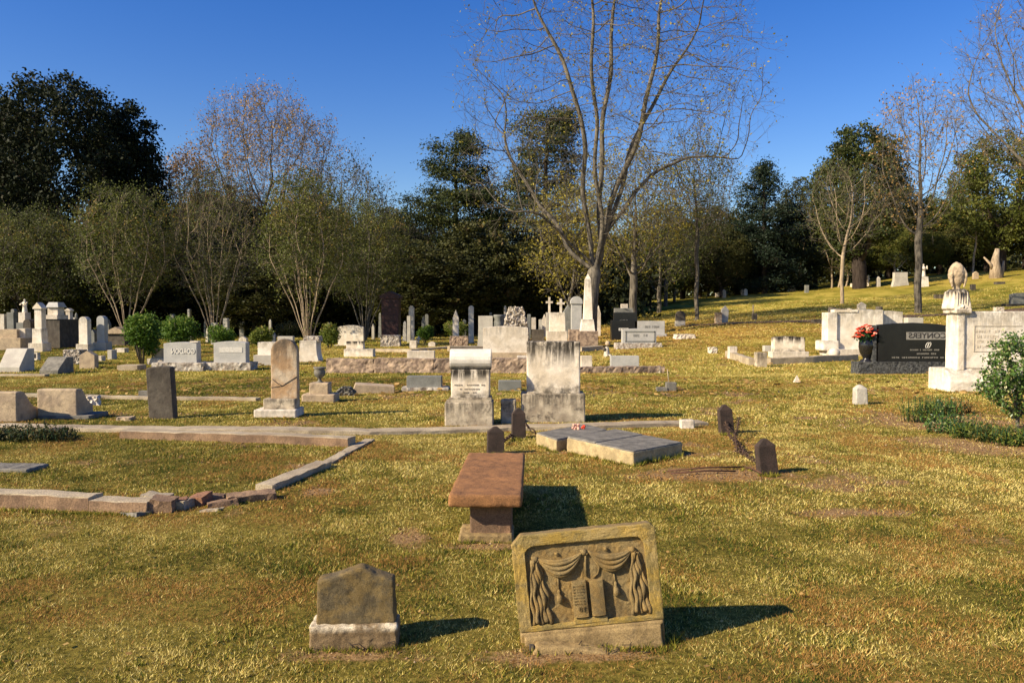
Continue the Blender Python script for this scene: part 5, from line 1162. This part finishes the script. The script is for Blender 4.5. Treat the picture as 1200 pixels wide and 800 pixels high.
# woods: copies of the kinds above
WG = 'trees of the wood around the cemetery'
lib = {'oak1': (oak1, 'dark leafy evergreen tree in the wood behind the cemetery'), 'oak2': (oak2, 'mid green leafy tree in the wood behind the cemetery'), 'cedar': (cedar, 'dark green conifer in the wood behind the cemetery'),
       'pine1': (pine1, 'layered pine in the wood behind the cemetery'), 'ol': (olr, 'olive brown leafy tree in the wood behind the cemetery'), 'yel': (yt2, 'yellowish thin leaved tree in the wood behind the cemetery'), 'bare': (t410, 'half bare tree in the wood behind the cemetery')}
def top_of(r_): return max(v.co.z for ch in r_.children for v in ch.data.vertices)
tops = {k: top_of(v[0]) for k, v in lib.items()}
rr = random.Random(99)
woods = [ # px, top, Y, kind, width factor
    (235, 222, 92, 'oak2', 1), (275, 215, 96, 'oak1', 1), (365, 225, 98, 'oak2', 1), (450, 240, 96, 'oak1', 1), (-70, 110, 74, 'oak1', 1.2), (-60, 220, 62, 'oak2', 1.2), (20, 200, 84, 'oak1', 1), (60, 250, 60, 'oak2', 1), (120, 262, 72, 'oak1', 1), (185, 230, 80, 'oak2', 1), (210, 262, 64, 'oak1', 1.1), (245, 240, 86, 'ol', 1), (285, 232, 76, 'oak2', 1), (300, 290, 60, 'oak1', 1.1),
    (345, 232, 90, 'oak1', 1), (385, 262, 68, 'oak2', 1), (430, 262, 84, 'oak1', 1), (468, 275, 64, 'oak2', 1), (478, 236, 88, 'ol', .9), (505, 288, 62, 'oak1', 1.1), (560, 256, 66, 'oak2', .9), (590, 262, 88, 'oak1', 1), (570, 305, 70, 'oak1', 1.2),
    (610, 282, 68, 'oak1', 1), (650, 262, 92, 'oak2', 1), (632, 310, 74, 'oak1', 1.2), (700, 262, 88, 'oak1', 1), (725, 288, 78, 'oak2', 1), (752, 262, 98, 'oak1', 1), (790, 268, 90, 'yel', 1), (800, 255, 105, 'oak2', 1), (840, 238, 104, 'oak2', 1), (845, 262, 90, 'oak1', .8),
    (862, 262, 100, 'oak1', .9), (938, 205, 104, 'oak1', .8), (925, 232, 96, 'cedar', 1), (955, 250, 98, 'oak1', .9), (975, 222, 110, 'pine1', .9), (1045, 200, 104, 'oak1', .8), (1040, 262, 100, 'ol', .8), (1075, 240, 112, 'oak2', 1), (1100, 222, 104, 'ol', .9), (1120, 262, 100, 'oak2', .8),
    (1155, 250, 98, 'ol', .8), (1200, 232, 104, 'ol', 1), (1235, 210, 92, 'oak2', 1), (1290, 190, 95, 'oak1', 1.1), (450, 225, 78, 'bare', 1), (512, 240, 84, 'bare', 1), (1135, 190, 104, 'bare', 1), (830, 205, 96, 'bare', .8), (780, 225, 84, 'bare', .9), (600, 225, 92, 'bare', .9),
    (-150, 120, 80, 'oak1', 1.3), (-160, 240, 60, 'oak2', 1.3), (1370, 180, 90, 'ol', 1.3), (1320, 240, 104, 'oak2', 1.2), (1080, 268, 96, 'ol', .8), (1010, 270, 104, 'oak1', 1), (905, 268, 106, 'oak1', 1), (880, 285, 100, 'oak2', .9), (760, 300, 88, 'ol', .8), (820, 298, 96, 'oak1', .9)]
for (px, yt, Y, k, wf) in woods:
    src, lab = lib[k]; H = h_px(yt, Y, px); s = H / tops[k]; sw = (s * .4 + .6) * wf * rr.uniform(.9, 1.1)
    copy_tree(src, atY(px, Y), rr.uniform(0, 6.28), (sw, sw, s), lab, WG)
# pale bare trunks at the wood edge
for i, (x, yb, yt, w, l) in enumerate(((871, 343, 315, 3, 'thin grey trunk at the wood edge left of the dark conifer'), (905, 342, 318, 2.4, 'thin pale straight trunk under the dark conifer'), (938, 340, 304, 4.5, 'pale broken trunk under the conifers, left of a leaning twin'),
        (943, 339, 312, 3.4, 'leaning pale trunk touching the broken one under the conifers'), (974, 335, 306, 2.4, 'thin pale trunk at the crest left of the small pale tree'), (981, 335, 318, 2.2, 'shorter thin pale trunk behind the small pale tree'), (990, 334, 318, 2.2, 'thin curved pale trunk right of the small pale tree'),
        (1049, 327, 309, 2.6, 'small leaning pale tree left of the grey flared headstone'), (1138, 334, 290, 2.4, 'grey thin trunk on the crest right of the draped urn'))):
    src = at(x, yb) if yb > 336 else atY(x, 92); s = src.y / F; rg = np.random.default_rng(200 + i); H = (yb - yt) * s
    nodes, par = trunk_line(H, .4, (rg.uniform(-.5, .5), 0)); att = ellipsoid(110, (0, 0, H * 1.35), (1.6, 1.6, H * .5), rg); nodes, par = colonize(att, nodes, par, .35, 2, .5, .1, 30, rg); rad, _ = radii(nodes, par, w * s / 2, .012)
    finish('thin_tree', l, 'tree', src, nodes, par, rad, M['barkpale'], M['lf_olive'], 500, .16, .2, dict(per=1, length=.5, r0=.009, rmax=.03, up=.2, forks=1), 'pale trunks at the wood edge', rg)
# broken white trunk on the hill
sn = atY(1166, 84); s = 84 / F; m = MB(); m.tube([(0, 0, -.5), (-.05, 0, 10 * s), (-.1, 0, 20 * s), (.1, 0, 34 * s)], [8 * s, 6 * s, 4.4 * s, 2.4 * s], 12); m.tube([(-.3, 0, 8 * s), (-8 * s, -.2, 16 * s), (-16 * s, -.2, 24 * s)], [2.2 * s, 1.6 * s, .9 * s], 7); m.tube([(6 * s, .2, -.4), (9 * s, .2, 10 * s), (10 * s, .2, 20 * s)], [3 * s, 2 * s, 1 * s], 7)
o = m.build('broken_trunk', M['barkpale']); o.location = sn; tag(o, 'broken whitish tree trunk standing on the hill at the right', 'tree'); 

# ---- shrubs
def shrub(label, loc, w, h, seed, leaf='lf_shrub', n=5200, size=.075, stem_h=.12, name='shrub', group='clipped shrubs behind the headstones', d=None, flat_top=False, bark='bark'):
    rg = np.random.default_rng(seed); root = empty(name, loc); tag(root, label, 'shrub', group); d = d or w * .8
    m = MB()
    for k in range(9):
        a = rg.uniform(0, 6.28); m.tube([(.04 * math.cos(a), .04 * math.sin(a), -.05), (w * .2 * math.cos(a), d * .2 * math.sin(a), h * .4), (w * .38 * math.cos(a), d * .38 * math.sin(a), h * .75)], [.03, .018, .008], 5)
    m.build('stem', M[bark], root)
    p = rg.normal(size=(n, 3)); p /= np.linalg.norm(p, axis=1, keepdims=True); rr_ = (rg.random(n) ** .35); lob = .62 + .62 * vnoise(np.arctan2(p[:, 1], p[:, 0]) * 2.4 + 40, p[:, 2] * 3.2 + 40, seed)
    q = ellipsoid(9, (0, 0, 0), (.56, .56, .56), rg); sz_ = rg.uniform(.38, .62, 9); ci = rg.integers(0, 9, n)
    c = (q[ci] + p * (rr_ * lob * sz_[ci])[:, None] * 1.25) * np.array([w * .56, d * .56, (h * (1 - stem_h)) * .52]) + np.array([0, 0, h * (1 + stem_h) / 2]) + rg.normal(0, .02, (n, 3))
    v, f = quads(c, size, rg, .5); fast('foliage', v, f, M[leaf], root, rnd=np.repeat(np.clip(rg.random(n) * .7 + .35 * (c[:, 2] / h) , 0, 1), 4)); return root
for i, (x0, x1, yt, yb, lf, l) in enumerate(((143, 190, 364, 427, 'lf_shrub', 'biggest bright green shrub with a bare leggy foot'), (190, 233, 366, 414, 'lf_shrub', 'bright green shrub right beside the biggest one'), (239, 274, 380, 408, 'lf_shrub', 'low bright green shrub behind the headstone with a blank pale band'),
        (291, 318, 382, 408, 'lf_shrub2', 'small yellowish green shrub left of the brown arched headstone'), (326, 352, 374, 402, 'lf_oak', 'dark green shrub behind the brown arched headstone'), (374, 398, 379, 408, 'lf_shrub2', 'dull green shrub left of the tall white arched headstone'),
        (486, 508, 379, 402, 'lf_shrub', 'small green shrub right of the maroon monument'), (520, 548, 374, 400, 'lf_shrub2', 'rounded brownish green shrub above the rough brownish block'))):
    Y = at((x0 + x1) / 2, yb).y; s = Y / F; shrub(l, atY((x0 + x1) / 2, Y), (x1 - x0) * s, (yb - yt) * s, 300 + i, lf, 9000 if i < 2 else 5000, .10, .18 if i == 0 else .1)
# holly-like bush at the right edge
def holly():
    rg = np.random.default_rng(77); loc = at(1192, 505); s = loc.y / F; root = empty('holly_bush', loc); tag(root, 'glossy leaved open bush growing at the right edge in front of the big white monument', 'shrub')
    nodes = [(0, 0, -.1), (0, 0, .12)]; par = [-1, 0]
    att = np.concatenate([ellipsoid(300, (.08, 0, .78), (.6, .45, .66), rg), ellipsoid(90, (-.28, -.05, .62), (.32, .25, .22), rg), ellipsoid(60, (.25, 0, 1.15), (.3, .3, .25), rg)]); nodes, par = colonize(att, nodes, par, .07, .5, .09, .15, 60, rg, .15); rad, _ = radii(nodes, par, .03, .003)
    v, f = wood(nodes, par, rad); fast('stem', v, f, M['twig'], root, smooth=True)
    src = nodes[rad < .012]; n = 8500; c = src[rg.integers(0, len(src), n)] + rg.normal(0, .035, (n, 3)); v, f = quads(c, .05, rg, .55); fast('foliage', v, f, M['lf_holly'], root, rnd=np.repeat(rg.random(n), 4))
holly()
# low plants in the bare bed at the right, and the dark creeping patch at the left edge
def clump_plant(label, loc, w, h, seed, leaf, n, size, name='bed_plant', group='low plants in the bare bed at the right'):
    rg = np.random.default_rng(seed); k = max(5, n // 14); a = rg.uniform(0, 6.28, k); q = np.sqrt(rg.random(k)) * w / 2; m = MB(); cs = []
    root = empty(name, loc); tag(root, label, 'plant', group)
    for i in range(k):
        b = Vector((q[i] * math.cos(a[i]) , q[i] * math.sin(a[i]) * .5, 0)); t = b + Vector((rg.normal() * .05, rg.normal() * .04, h * rg.uniform(.4, 1.1))); m.tube([b + Vector((0, 0, -.03)), t], .004, 3)
        for j in range(14): cs.append(b.lerp(t, rg.uniform(.2, 1)) + Vector(rg.normal(0, .03, 3)))
    m.build('stem', M['stemgreen'], root); v, f = quads(np.array(cs), size, rg, .4); fast('foliage', v, f, M[leaf], root, rnd=np.repeat(rg.random(len(cs)), 4)); return root
for i, (x, y, w, h, lf, l) in enumerate(((1080, 494, .5, .30, 'lf_shrub2', 'light green upright leafed plant at the left end of the bare bed'), (1104, 487, .5, .22, 'lf_holly', 'dark leafed low plant second from the left in the bare bed'), (1112, 507, .6, .22, 'lf_holly', 'bushy green plant at the front of the bare bed'),
        (1140, 513, .55, .18, 'lf_shrub2', 'yellowish low plant at the front middle of the bare bed'), (1165, 517, .5, .16, 'lf_olive', 'thin low plant at the front right of the bare bed'), (1190, 522, .4, .18, 'lf_shrub2', 'low green plant below the glossy bush'), (1125, 484, .35, .16, 'lf_brown', 'dry brown plant at the back of the bare bed'))):
    clump_plant(l, at(x, y), w * 1.2, h * 1.25, 400 + i, lf, 900, .045)
clump_plant('dark creeping juniper patch in the grass at the left edge beside the dark block', at(28, 515), 1.25, .16, 450, 'lf_oak', 2200, .05, 'creeping_shrub', None)
# far wood closing the view low down
n = 90000; rg = np.random.default_rng(5); x = rg.uniform(-170, 190, n); y = rg.uniform(112, 150, n) ; z = gz(x, y) + rg.random(n) ** 1.3 * (9 + 5 * vnoise(x * .12 + 300, y * .05 + 9, 2)) * np.where(x > 10, .85, 1)
v, f = quads(np.stack([x, y, z], 1), .9, rg, .6); o = fast('distant_wood', v, f, M['lf_oak'], None, rnd=np.repeat(rg.random(n) * .8, 4)); tag(o, 'dark mass of far woodland behind all the trees', 'woodland', None, 'stuff')
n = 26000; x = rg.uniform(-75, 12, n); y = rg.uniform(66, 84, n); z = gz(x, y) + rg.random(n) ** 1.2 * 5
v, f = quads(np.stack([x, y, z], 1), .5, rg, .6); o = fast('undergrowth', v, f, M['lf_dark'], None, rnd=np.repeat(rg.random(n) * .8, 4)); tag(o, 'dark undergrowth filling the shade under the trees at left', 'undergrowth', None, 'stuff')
# ================================================================== ground
def soil_mask(x, y):
    b = np.zeros_like(x)
    for (px, py, rx, ry) in ((1120, 495, 1.5, 1.6), (1180, 520, 1.3, 1.0), (840, 555, .9, .35), (414, 766, .4, .12), (700, 768, .5, .12), (590, 640, .4, .12), (480, 628, .16, .3), (370, 575, .2, .25), (1040, 490, .8, .25), (945, 490, .2, .2), (1000, 600, .5, .2), (670, 530, .8, .15)):
        c = at(px, py); d = np.sqrt(((x - c.x) / rx) ** 2 + ((y - c.y) / ry) ** 2) + .7 * (vnoise(x * 2.5 + 500, y * 2.5 + 500, 8) - .5) + .5 * (vnoise(x * 9 + 500, y * 9 + 500, 9) - .5)
        b = np.maximum(b, np.clip(1.25 - d, 0, 1) ** .7)
    n = .55 * vnoise(x * .9 + 500, y * .9 + 500, 21) + .3 * vnoise(x * 2.7 + 500, y * 2.7 + 500, 22) + .15 * vnoise(x * 8 + 500, y * 8 + 500, 23)
    return np.clip(np.maximum(b, np.clip((n - .66) * 5, 0, .75)), 0, 1)
def dry_mask(x, y):
    n = .30 * vnoise(x * .35 + 500, y * .35 + 500, 31) + .34 * vnoise(x * 1.5 + 500, y * 1.5 + 500, 32) + .36 * vnoise(x * 5.5 + 500, y * 5.5 + 500, 33)
    side = np.clip((x / (np.abs(y) + 4) + .22) * .42, -.2, .22)
    return np.clip((n - .5) * 1.7 + .47 + side, 0, 1)
def leaf_zone(x, y):      # where fallen leaves lie
    z = np.exp(-(((x - 8) / 9) ** 2 + ((y - 52) / 13) ** 2)) + .5 * np.exp(-(((x - 22) / 12) ** 2 + ((y - 43) / 5) ** 2)) + .5 * np.exp(-(((x + 0) / 12) ** 2 + ((y - 33) / 9) ** 2)) + .4 * np.exp(-(((x - 45) / 14) ** 2 + ((y - 88) / 9) ** 2))
    return np.clip(z * (.5 + vnoise(x * .5 + 300, y * .5 + 300, 41)), 0, 1)
def spaced(a, b, near, grow):
    o = [0.]
    while o[-1] < max(abs(a), abs(b)): o.append(o[-1] + max(near, abs(o[-1]) * grow))
    o = np.array(o); return o
gy = spaced(0, 640, .08, .016); gy = np.concatenate([-spaced(0, 14, .5, .1)[1:][::-1], gy])
gx_ = spaced(0, 420, .09, .022); gx = np.concatenate([-gx_[1:][::-1], gx_])
X, Y_ = np.meshgrid(gx, gy); Xf = X.ravel(); Yf = Y_.ravel(); Z = gz(Xf, Yf) + .012 * (vnoise(Xf * 3 + 500, Yf * 3 + 500, 51) - .5) * (Yf < 40)
I = np.arange(len(Xf)).reshape(X.shape); q = np.stack([I[:-1, :-1].ravel(), I[:-1, 1:].ravel(), I[1:, 1:].ravel(), I[1:, :-1].ravel()], 1)
def ground_mat():
    m, nt, b = newmat('turf_soil'); L = nt.links
    geo = N(nt, 'ShaderNodeNewGeometry'); P_ = geo.outputs['Position']
    d = N(nt, 'ShaderNodeAttribute'); d.attribute_name = 'dry'; s = N(nt, 'ShaderNodeAttribute'); s.attribute_name = 'soil'; lf = N(nt, 'ShaderNodeAttribute'); lf.attribute_name = 'leafy'
    nf = noise_n(nt, P_, 22, 5, .8); nm = noise_n(nt, P_, 5, 5, .7)
    add = N(nt, 'ShaderNodeMath', operation='ADD'); L.new(d.outputs['Fac'], add.inputs[0]); sub = N(nt, 'ShaderNodeMath', operation='MULTIPLY_ADD'); L.new(nf, sub.inputs[0]); sub.inputs[1].default_value = 2.2; sub.inputs[2].default_value = -1.1
    L.new(sub.outputs[0], add.inputs[1])
    col = mixc(nt, ramp(nt, add.outputs[0], 0, .55), (.045, .06, .008), (.24, .212, .030)); col = mixc(nt, ramp(nt, add.outputs[0], .5, 1.1), col, (.44, .34, .07))
    cv = N(nt, 'ShaderNodeAttribute'); cv.attribute_name = 'cover'; col = mixc(nt, cv.outputs['Fac'], col, mixc(nt, ramp(nt, nf, .35, .65), (.045, .035, .008), (.25, .185, .04)))
    n40 = noise_n(nt, P_, 60, 4, .8); soil = mixc(nt, ramp(nt, n40, .35, .62), (.13, .07, .03), (.44, .28, .13))
    sa = N(nt, 'ShaderNodeMath', operation='ADD'); L.new(s.outputs['Fac'], sa.inputs[0]); s2 = N(nt, 'ShaderNodeMath', operation='MULTIPLY_ADD'); L.new(nf, s2.inputs[0]); s2.inputs[1].default_value = 1.2; s2.inputs[2].default_value = -.6; L.new(s2.outputs[0], sa.inputs[1])
    col = mixc(nt, ramp(nt, sa.outputs[0], .3, .7), col, soil)
    n9 = noise_n(nt, P_, 9, 4, .8); la = mul(nt, lf.outputs['Fac'], ramp(nt, n9, .42, .55)); col = mixc(nt, mul(nt, la, .8), col, (.33, .13, .035))
    L.new(col, b.inputs['Base Color']); b.inputs['Roughness'].default_value = 1; b.inputs['Specular IOR Level'].default_value = .05
    bp = N(nt, 'ShaderNodeBump'); bp.inputs['Strength'].default_value = .8; bp.inputs['Distance'].default_value = .05; nb = noise_n(nt, P_, 14, 6, .85); L.new(nb, bp.inputs['Height']); L.new(bp.outputs[0], b.inputs['Normal'])
    return m
GM = ground_mat()
o = fast('ground', np.stack([Xf, Yf, Z], 1), q, GM, None, smooth=True, attrs={'cover': np.clip((26 - Yf) / 16, 0, 1) * .75, 'dry': dry_mask(Xf, Yf), 'soil': soil_mask(Xf, Yf) * (Yf < 60) * .85, 'leafy': leaf_zone(Xf, Yf)}); tag(o, None, None, None, 'structure')
# grass blades
def grass_mat():
    m, nt, b = newmat('grass_blades'); L = nt.links; a = N(nt, 'ShaderNodeAttribute'); a.attribute_name = 'dry'
    col = mixc(nt, ramp(nt, a.outputs['Fac'], 0, .42), (.030, .062, .006), (.225, .212, .024)); col = mixc(nt, ramp(nt, a.outputs['Fac'], .36, .66), col, (.48, .375, .075)); col = mixc(nt, ramp(nt, a.outputs['Fac'], .66, 1.0), col, (.80, .65, .23))
    a2 = N(nt, 'ShaderNodeAttribute'); a2.attribute_name = 'brown'; col = mixc(nt, a2.outputs['Fac'], col, (.38, .20, .055))
    L.new(col, b.inputs['Base Color']); b.inputs['Roughness'].default_value = .7; b.inputs['Specular IOR Level'].default_value = .15
    tr = N(nt, 'ShaderNodeBsdfTranslucent'); L.new(col, tr.inputs[0]); mx = N(nt, 'ShaderNodeMixShader'); mx.inputs[0].default_value = .25; L.new(b.outputs[0], mx.inputs[1]); L.new(tr.outputs[0], mx.inputs[2]); L.new(mx.outputs[0], nt.nodes['Material Output'].inputs[0]); return m
rg = np.random.default_rng(8); Vs = []; D = []; B = []
for (y0, y1, dens, h, w) in ((2.6, 6.5, 13000, .016, .0050), (6.5, 12, 5200, .019, .0078), (12, 22, 1400, .024, .014), (22, 42, 170, .045, .024), (42, 75, 40, .06, .05)):
    hw = .66 * y1 + 3.6; n = int((y1 - y0) * 2 * hw * dens); x = rg.uniform(-hw, hw, n); y = rg.uniform(y0, y1, n)
    k = np.abs(x) < .66 * y + 3.6; x = x[k]; y = y[k]; s = soil_mask(x, y); cl = vnoise(x * 16 + 500, y * 16 + 500, 61)
    k = (rg.random(len(x)) > s * .85) & (rg.random(len(x)) < .25 + cl * 1.1); x = x[k]; y = y[k]; s = s[k]; cl = cl[k]; n = len(x)
    d = dry_mask(x, y); tuft = np.clip((vnoise(x * 3.1 + 500, y * 3.1 + 500, 62) - .62) * 3, 0, 1) * (1 - d)
    hh = h * rg.uniform(.45, 1.3, n) * (.75 + .5 * cl + .7 * tuft); a = rg.uniform(0, 6.283, n); b = rg.uniform(0, 6.283, n); ln = rg.uniform(.2, 1.9, n)
    z = gz(x, y); ww = w * rg.uniform(.6, 1.3, n) / 2
    p1 = np.stack([x - np.cos(a) * ww, y - np.sin(a) * ww, z - .004], 1); p2 = np.stack([x + np.cos(a) * ww, y + np.sin(a) * ww, z - .004], 1); p3 = np.stack([x + np.cos(b) * hh * ln, y + np.sin(b) * hh * ln, z + hh], 1)
    Vs.append(np.stack([p1, p2, p3], 1).reshape(-1, 3)); D.append(np.repeat(np.clip(d - .5 * tuft + rg.normal(0, .40, n), 0, 1), 3)); B.append(np.repeat((rg.random(n) < .10 + .35 * s + .65 * np.clip((vnoise(x * 1.1 + 700, y * 1.1 + 700, 71) * .6 + vnoise(x * 4 + 700, y * 4 + 700, 72) * .4 - .5) * 5, 0, 1)).astype(float), 3))
V = np.concatenate(Vs); D = np.concatenate(D); B = np.concatenate(B); print('blades', len(V) // 3)
o = fast('grass', V, np.arange(len(V)).reshape(-1, 3), grass_mat(), None, attrs={'dry': D, 'brown': B}); tag(o, 'short patchy lawn grass of mixed green and straw blades', 'grass', None, 'stuff')
# weeds and the longer grass the mower leaves round the stones
pts_ = []
def edge(a, b, n, h):
    p, q = at(*a), at(*b)
    for i in range(n):
        c = p.lerp(q, (i + random.random()) / n); pts_.append((c.x + random.gauss(0, .015), c.y + random.gauss(0, .02), h * random.uniform(.5, 1.2)))
for a, b, n, h in (((360, 763), (468, 763), 60, .035), ((468, 763), (470, 752), 10, .04), ((610, 764), (790, 760), 90, .035), ((786, 757), (795, 748), 12, .05), ((538, 636), (604, 636), 40, .035), ((664, 531), (742, 547), 60, .05), ((742, 547), (800, 535), 60, .07),
    ((628, 523), (652, 531), 30, .05), ((521, 501), (580, 501), 50, .04), ((611, 498), (686, 498), 60, .04), ((890, 558), (916, 558), 26, .06), ((844, 510), (864, 510), 20, .06), ((571, 535), (592, 535), 20, .06), ((600, 516), (618, 516), 18, .06), ((297, 491), (348, 491), 40, .04),
    ((172, 493), (206, 493), 26, .05), ((40, 494), (104, 494), 40, .05), ((0, 599), (172, 605), 90, .05), ((1003, 476), (1019, 476), 14, .06), ((1095, 460), (1200, 462), 60, .06), ((1005, 441), (1110, 441), 70, .07), ((250, 603), (330, 574), 40, .04), ((140, 519), (408, 527), 90, .04)):
    edge(a, b, n, h)
for i in range(170):
    yv = 2.9 + 11 * rg.random() ** 1.3; xv = rg.uniform(-.64, .64) * yv
    for j in range(rg.integers(3, 9)): pts_.append((xv + rg.normal() * .05, yv + rg.normal() * .05, rg.uniform(.02, .045)))
vv = []; dd = []
for (x, y, h) in pts_:
    for j in range(7):
        a = rg.uniform(0, 6.28); b = rg.uniform(0, 6.28); w_ = .0022 + .0003 * y; z = float(gz(x, y)) - .005; bx, by = x + rg.normal() * .01, y + rg.normal() * .01; hh = h * rg.uniform(.5, 1.2); ln = rg.uniform(.1, .9) * hh
        vv += [(bx - math.cos(a) * w_, by - math.sin(a) * w_, z), (bx + math.cos(a) * w_, by + math.sin(a) * w_, z), (bx + math.cos(b) * ln, by + math.sin(b) * ln, z + hh)]; dd += [float(np.clip(rg.normal(.3, .2), 0, 1))] * 3
o = fast('weeds', np.array(vv), np.arange(len(vv)).reshape(-1, 3), bpy.data.materials['grass_blades'], None, attrs={'dry': np.array(dd), 'brown': np.zeros(len(vv))}); tag(o, 'longer green grass tufts and weeds scattered over the lawn and around stone bases', 'grass', None, 'stuff')
# fallen leaves
n = 60000; x = rg.uniform(-30, 62, n); y = 3 + 92 * rg.random(n); k = rg.random(n) < leaf_zone(x, y) * .9 + .006; x = x[k]; y = y[k]
x2 = rg.uniform(-9, 11, 5200); y2 = rg.uniform(2.8, 20, 5200); k2 = vnoise(x2 * .7 + 400, y2 * .7 + 400, 81) * .7 + .3 * vnoise(x2 * 3 + 400, y2 * 3 + 400, 82) > rg.random(5200) * .9; x2 = x2[k2]; y2 = y2[k2]; x = np.concatenate([x, x2]); y = np.concatenate([y, y2]); n = len(x); sz = np.where(y > 16, .16, .035)
v, f = quads(np.stack([x, y, gz(x, y) + np.where(y > 16, .05, .03)], 1), 1.0, rg, .7); c = np.repeat(np.stack([x, y, gz(x, y) + np.where(y > 16, .05, .028)], 1), 4, 0); v = c + (v - c) * np.repeat(sz, 4)[:, None] * np.array([1, 1, .35])
o = fast('fallen_leaves', v, f, M['lf_brown'], None, rnd=np.repeat(rg.random(n), 4)); tag(o, 'brown and orange fallen leaves scattered over the lawn', 'leaves', None, 'stuff')
# lane across the slope
lane_px = [(800, 382), (856, 379), (905, 377.5), (960, 376), (1010, 374), (1060, 371), (1110, 369), (1160, 366), (1210, 362), (1300, 356)]
P_ = [at(*p) for p in lane_px]; vs = []; fs = []; w = 2.2; n = 90
for i in range(n + 1):
    t = i / n * (len(P_) - 1); j = min(int(t), len(P_) - 2); p = P_[j].lerp(P_[j + 1], t - j)
    for k in range(5):
        yy = p.y + w * (k / 4 - .5) * (.5 + .5 * min(1, i / 30)); vs.append((p.x, yy, float(gz(p.x, yy)) + .03))
fs = [(i * 5 + k, (i + 1) * 5 + k, (i + 1) * 5 + k + 1, i * 5 + k + 1) for i in range(n) for k in range(4)]
lane_m = stone_mat('leaf_strewn_lane', (.07, .05, .035), (.13, .075, .04), 1.5, stain=(.24, .11, .05), blotch=.6, speck=.4, speckscale=12)
o = fast('lane', np.array(vs), np.array(fs), lane_m, None); tag(o, None, None, None, 'structure')
# crumbs of soil and small pebbles where the turf is bare
n = 90000; x = rg.uniform(-9, 13, n); y = rg.uniform(2.8, 19, n); k = rg.random(n) < soil_mask(x, y) ** 1.5 * .9; x = x[k]; y = y[k]; n = len(x); sz = (.005 + .010 * rg.random(n) ** 3) * (.6 + y * .07); c = np.stack([x, y, gz(x, y) + sz * .2], 1)
J = rg.normal(0, .22, (n, 6, 3)); O_ = np.array([[1, 0, 0], [0, 1, 0], [-1, 0, 0], [0, -1, 0], [0, 0, .8], [0, 0, -.8]]); v = (c[:, None] + (O_[None] + J) * sz[:, None, None]).reshape(-1, 3)
f = (np.arange(n)[:, None, None] * 6 + np.array([[0, 1, 4], [1, 2, 4], [2, 3, 4], [3, 0, 4], [1, 0, 5], [2, 1, 5], [3, 2, 5], [0, 3, 5]])[None]).reshape(-1, 3)
o = fast('soil_crumbs', v, f, leaf_mat('soil_crumb', (.09, .05, .025), (.32, .20, .10), (.38, .28, .17), 0), None, rnd=np.repeat(rg.random(n), 6)); tag(o, 'crumbs of brown soil and small pebbles on the bare patches', 'soil', None, 'stuff')
# twigs in the grass by the two front stones
for (cx, yb, l) in ((436, 765, 'thin dark twigs lying at the foot of the small mossy headstone'), (715, 765, 'thin dark twigs lying in front of the carved headstone')):
    p = at(cx, yb); m = MB(); r_ = random.Random(cx)
    for i in range(7):
        a = Vector((r_.uniform(-.2, .2), r_.uniform(-.04, .03), .01)); b = a + Vector((r_.uniform(-.06, .06), r_.uniform(-.02, .02), r_.uniform(.0, .05))); c = b + Vector((r_.uniform(-.05, .05), 0, r_.uniform(-.03, .02))); m.tube([a, b, c], .0022, 5)
    o = m.build('twigs', M['barkdark']); o.location = p; tag(o, l, 'twigs')
# ================================================================== light and sky
EL, AZ = R(31.5), R(27)
d = Vector((math.cos(AZ) * math.cos(EL), math.sin(AZ) * math.cos(EL), -math.sin(EL)))
sl = bpy.data.lights.new('sun', 'SUN'); sl.energy = 5.0; sl.angle = R(.5); sl.color = (1, .86, .63); so = bpy.data.objects.new('sun', sl); COL.objects.link(so); so.rotation_euler = d.to_track_quat('-Z', 'Y').to_euler()
w = bpy.data.worlds.new('World'); scene.world = w; w.use_nodes = True; nt = w.node_tree; sk = nt.nodes.new('ShaderNodeTexSky'); sk.sky_type = 'NISHITA'; sk.sun_disc = False
sk.sun_elevation = EL; sk.sun_rotation = math.atan2(-math.cos(AZ), -math.sin(AZ)); sk.altitude = 300; sk.air_density = 1.15; sk.dust_density = .5; sk.ozone_density = 2.8
hs = nt.nodes.new('ShaderNodeHueSaturation'); hs.inputs['Saturation'].default_value = 1.42; hs.inputs['Hue'].default_value = .522
nt.links.new(sk.outputs[0], hs.inputs['Color']); nt.links.new(hs.outputs[0], nt.nodes['Background'].inputs[0]); nt.nodes['Background'].inputs[1].default_value = .087
vs_ = scene.view_settings; vs_.view_transform = 'Standard'; vs_.look = 'None'; vs_.gamma = 1; vs_.exposure = .8; vs_.use_curve_mapping = False
scene.cycles.max_bounces = 4; scene.cycles.diffuse_bounces = 2; scene.cycles.glossy_bounces = 2; scene.cycles.transmission_bounces = 2; scene.cycles.transparent_max_bounces = 4; scene.cycles.use_denoising = True
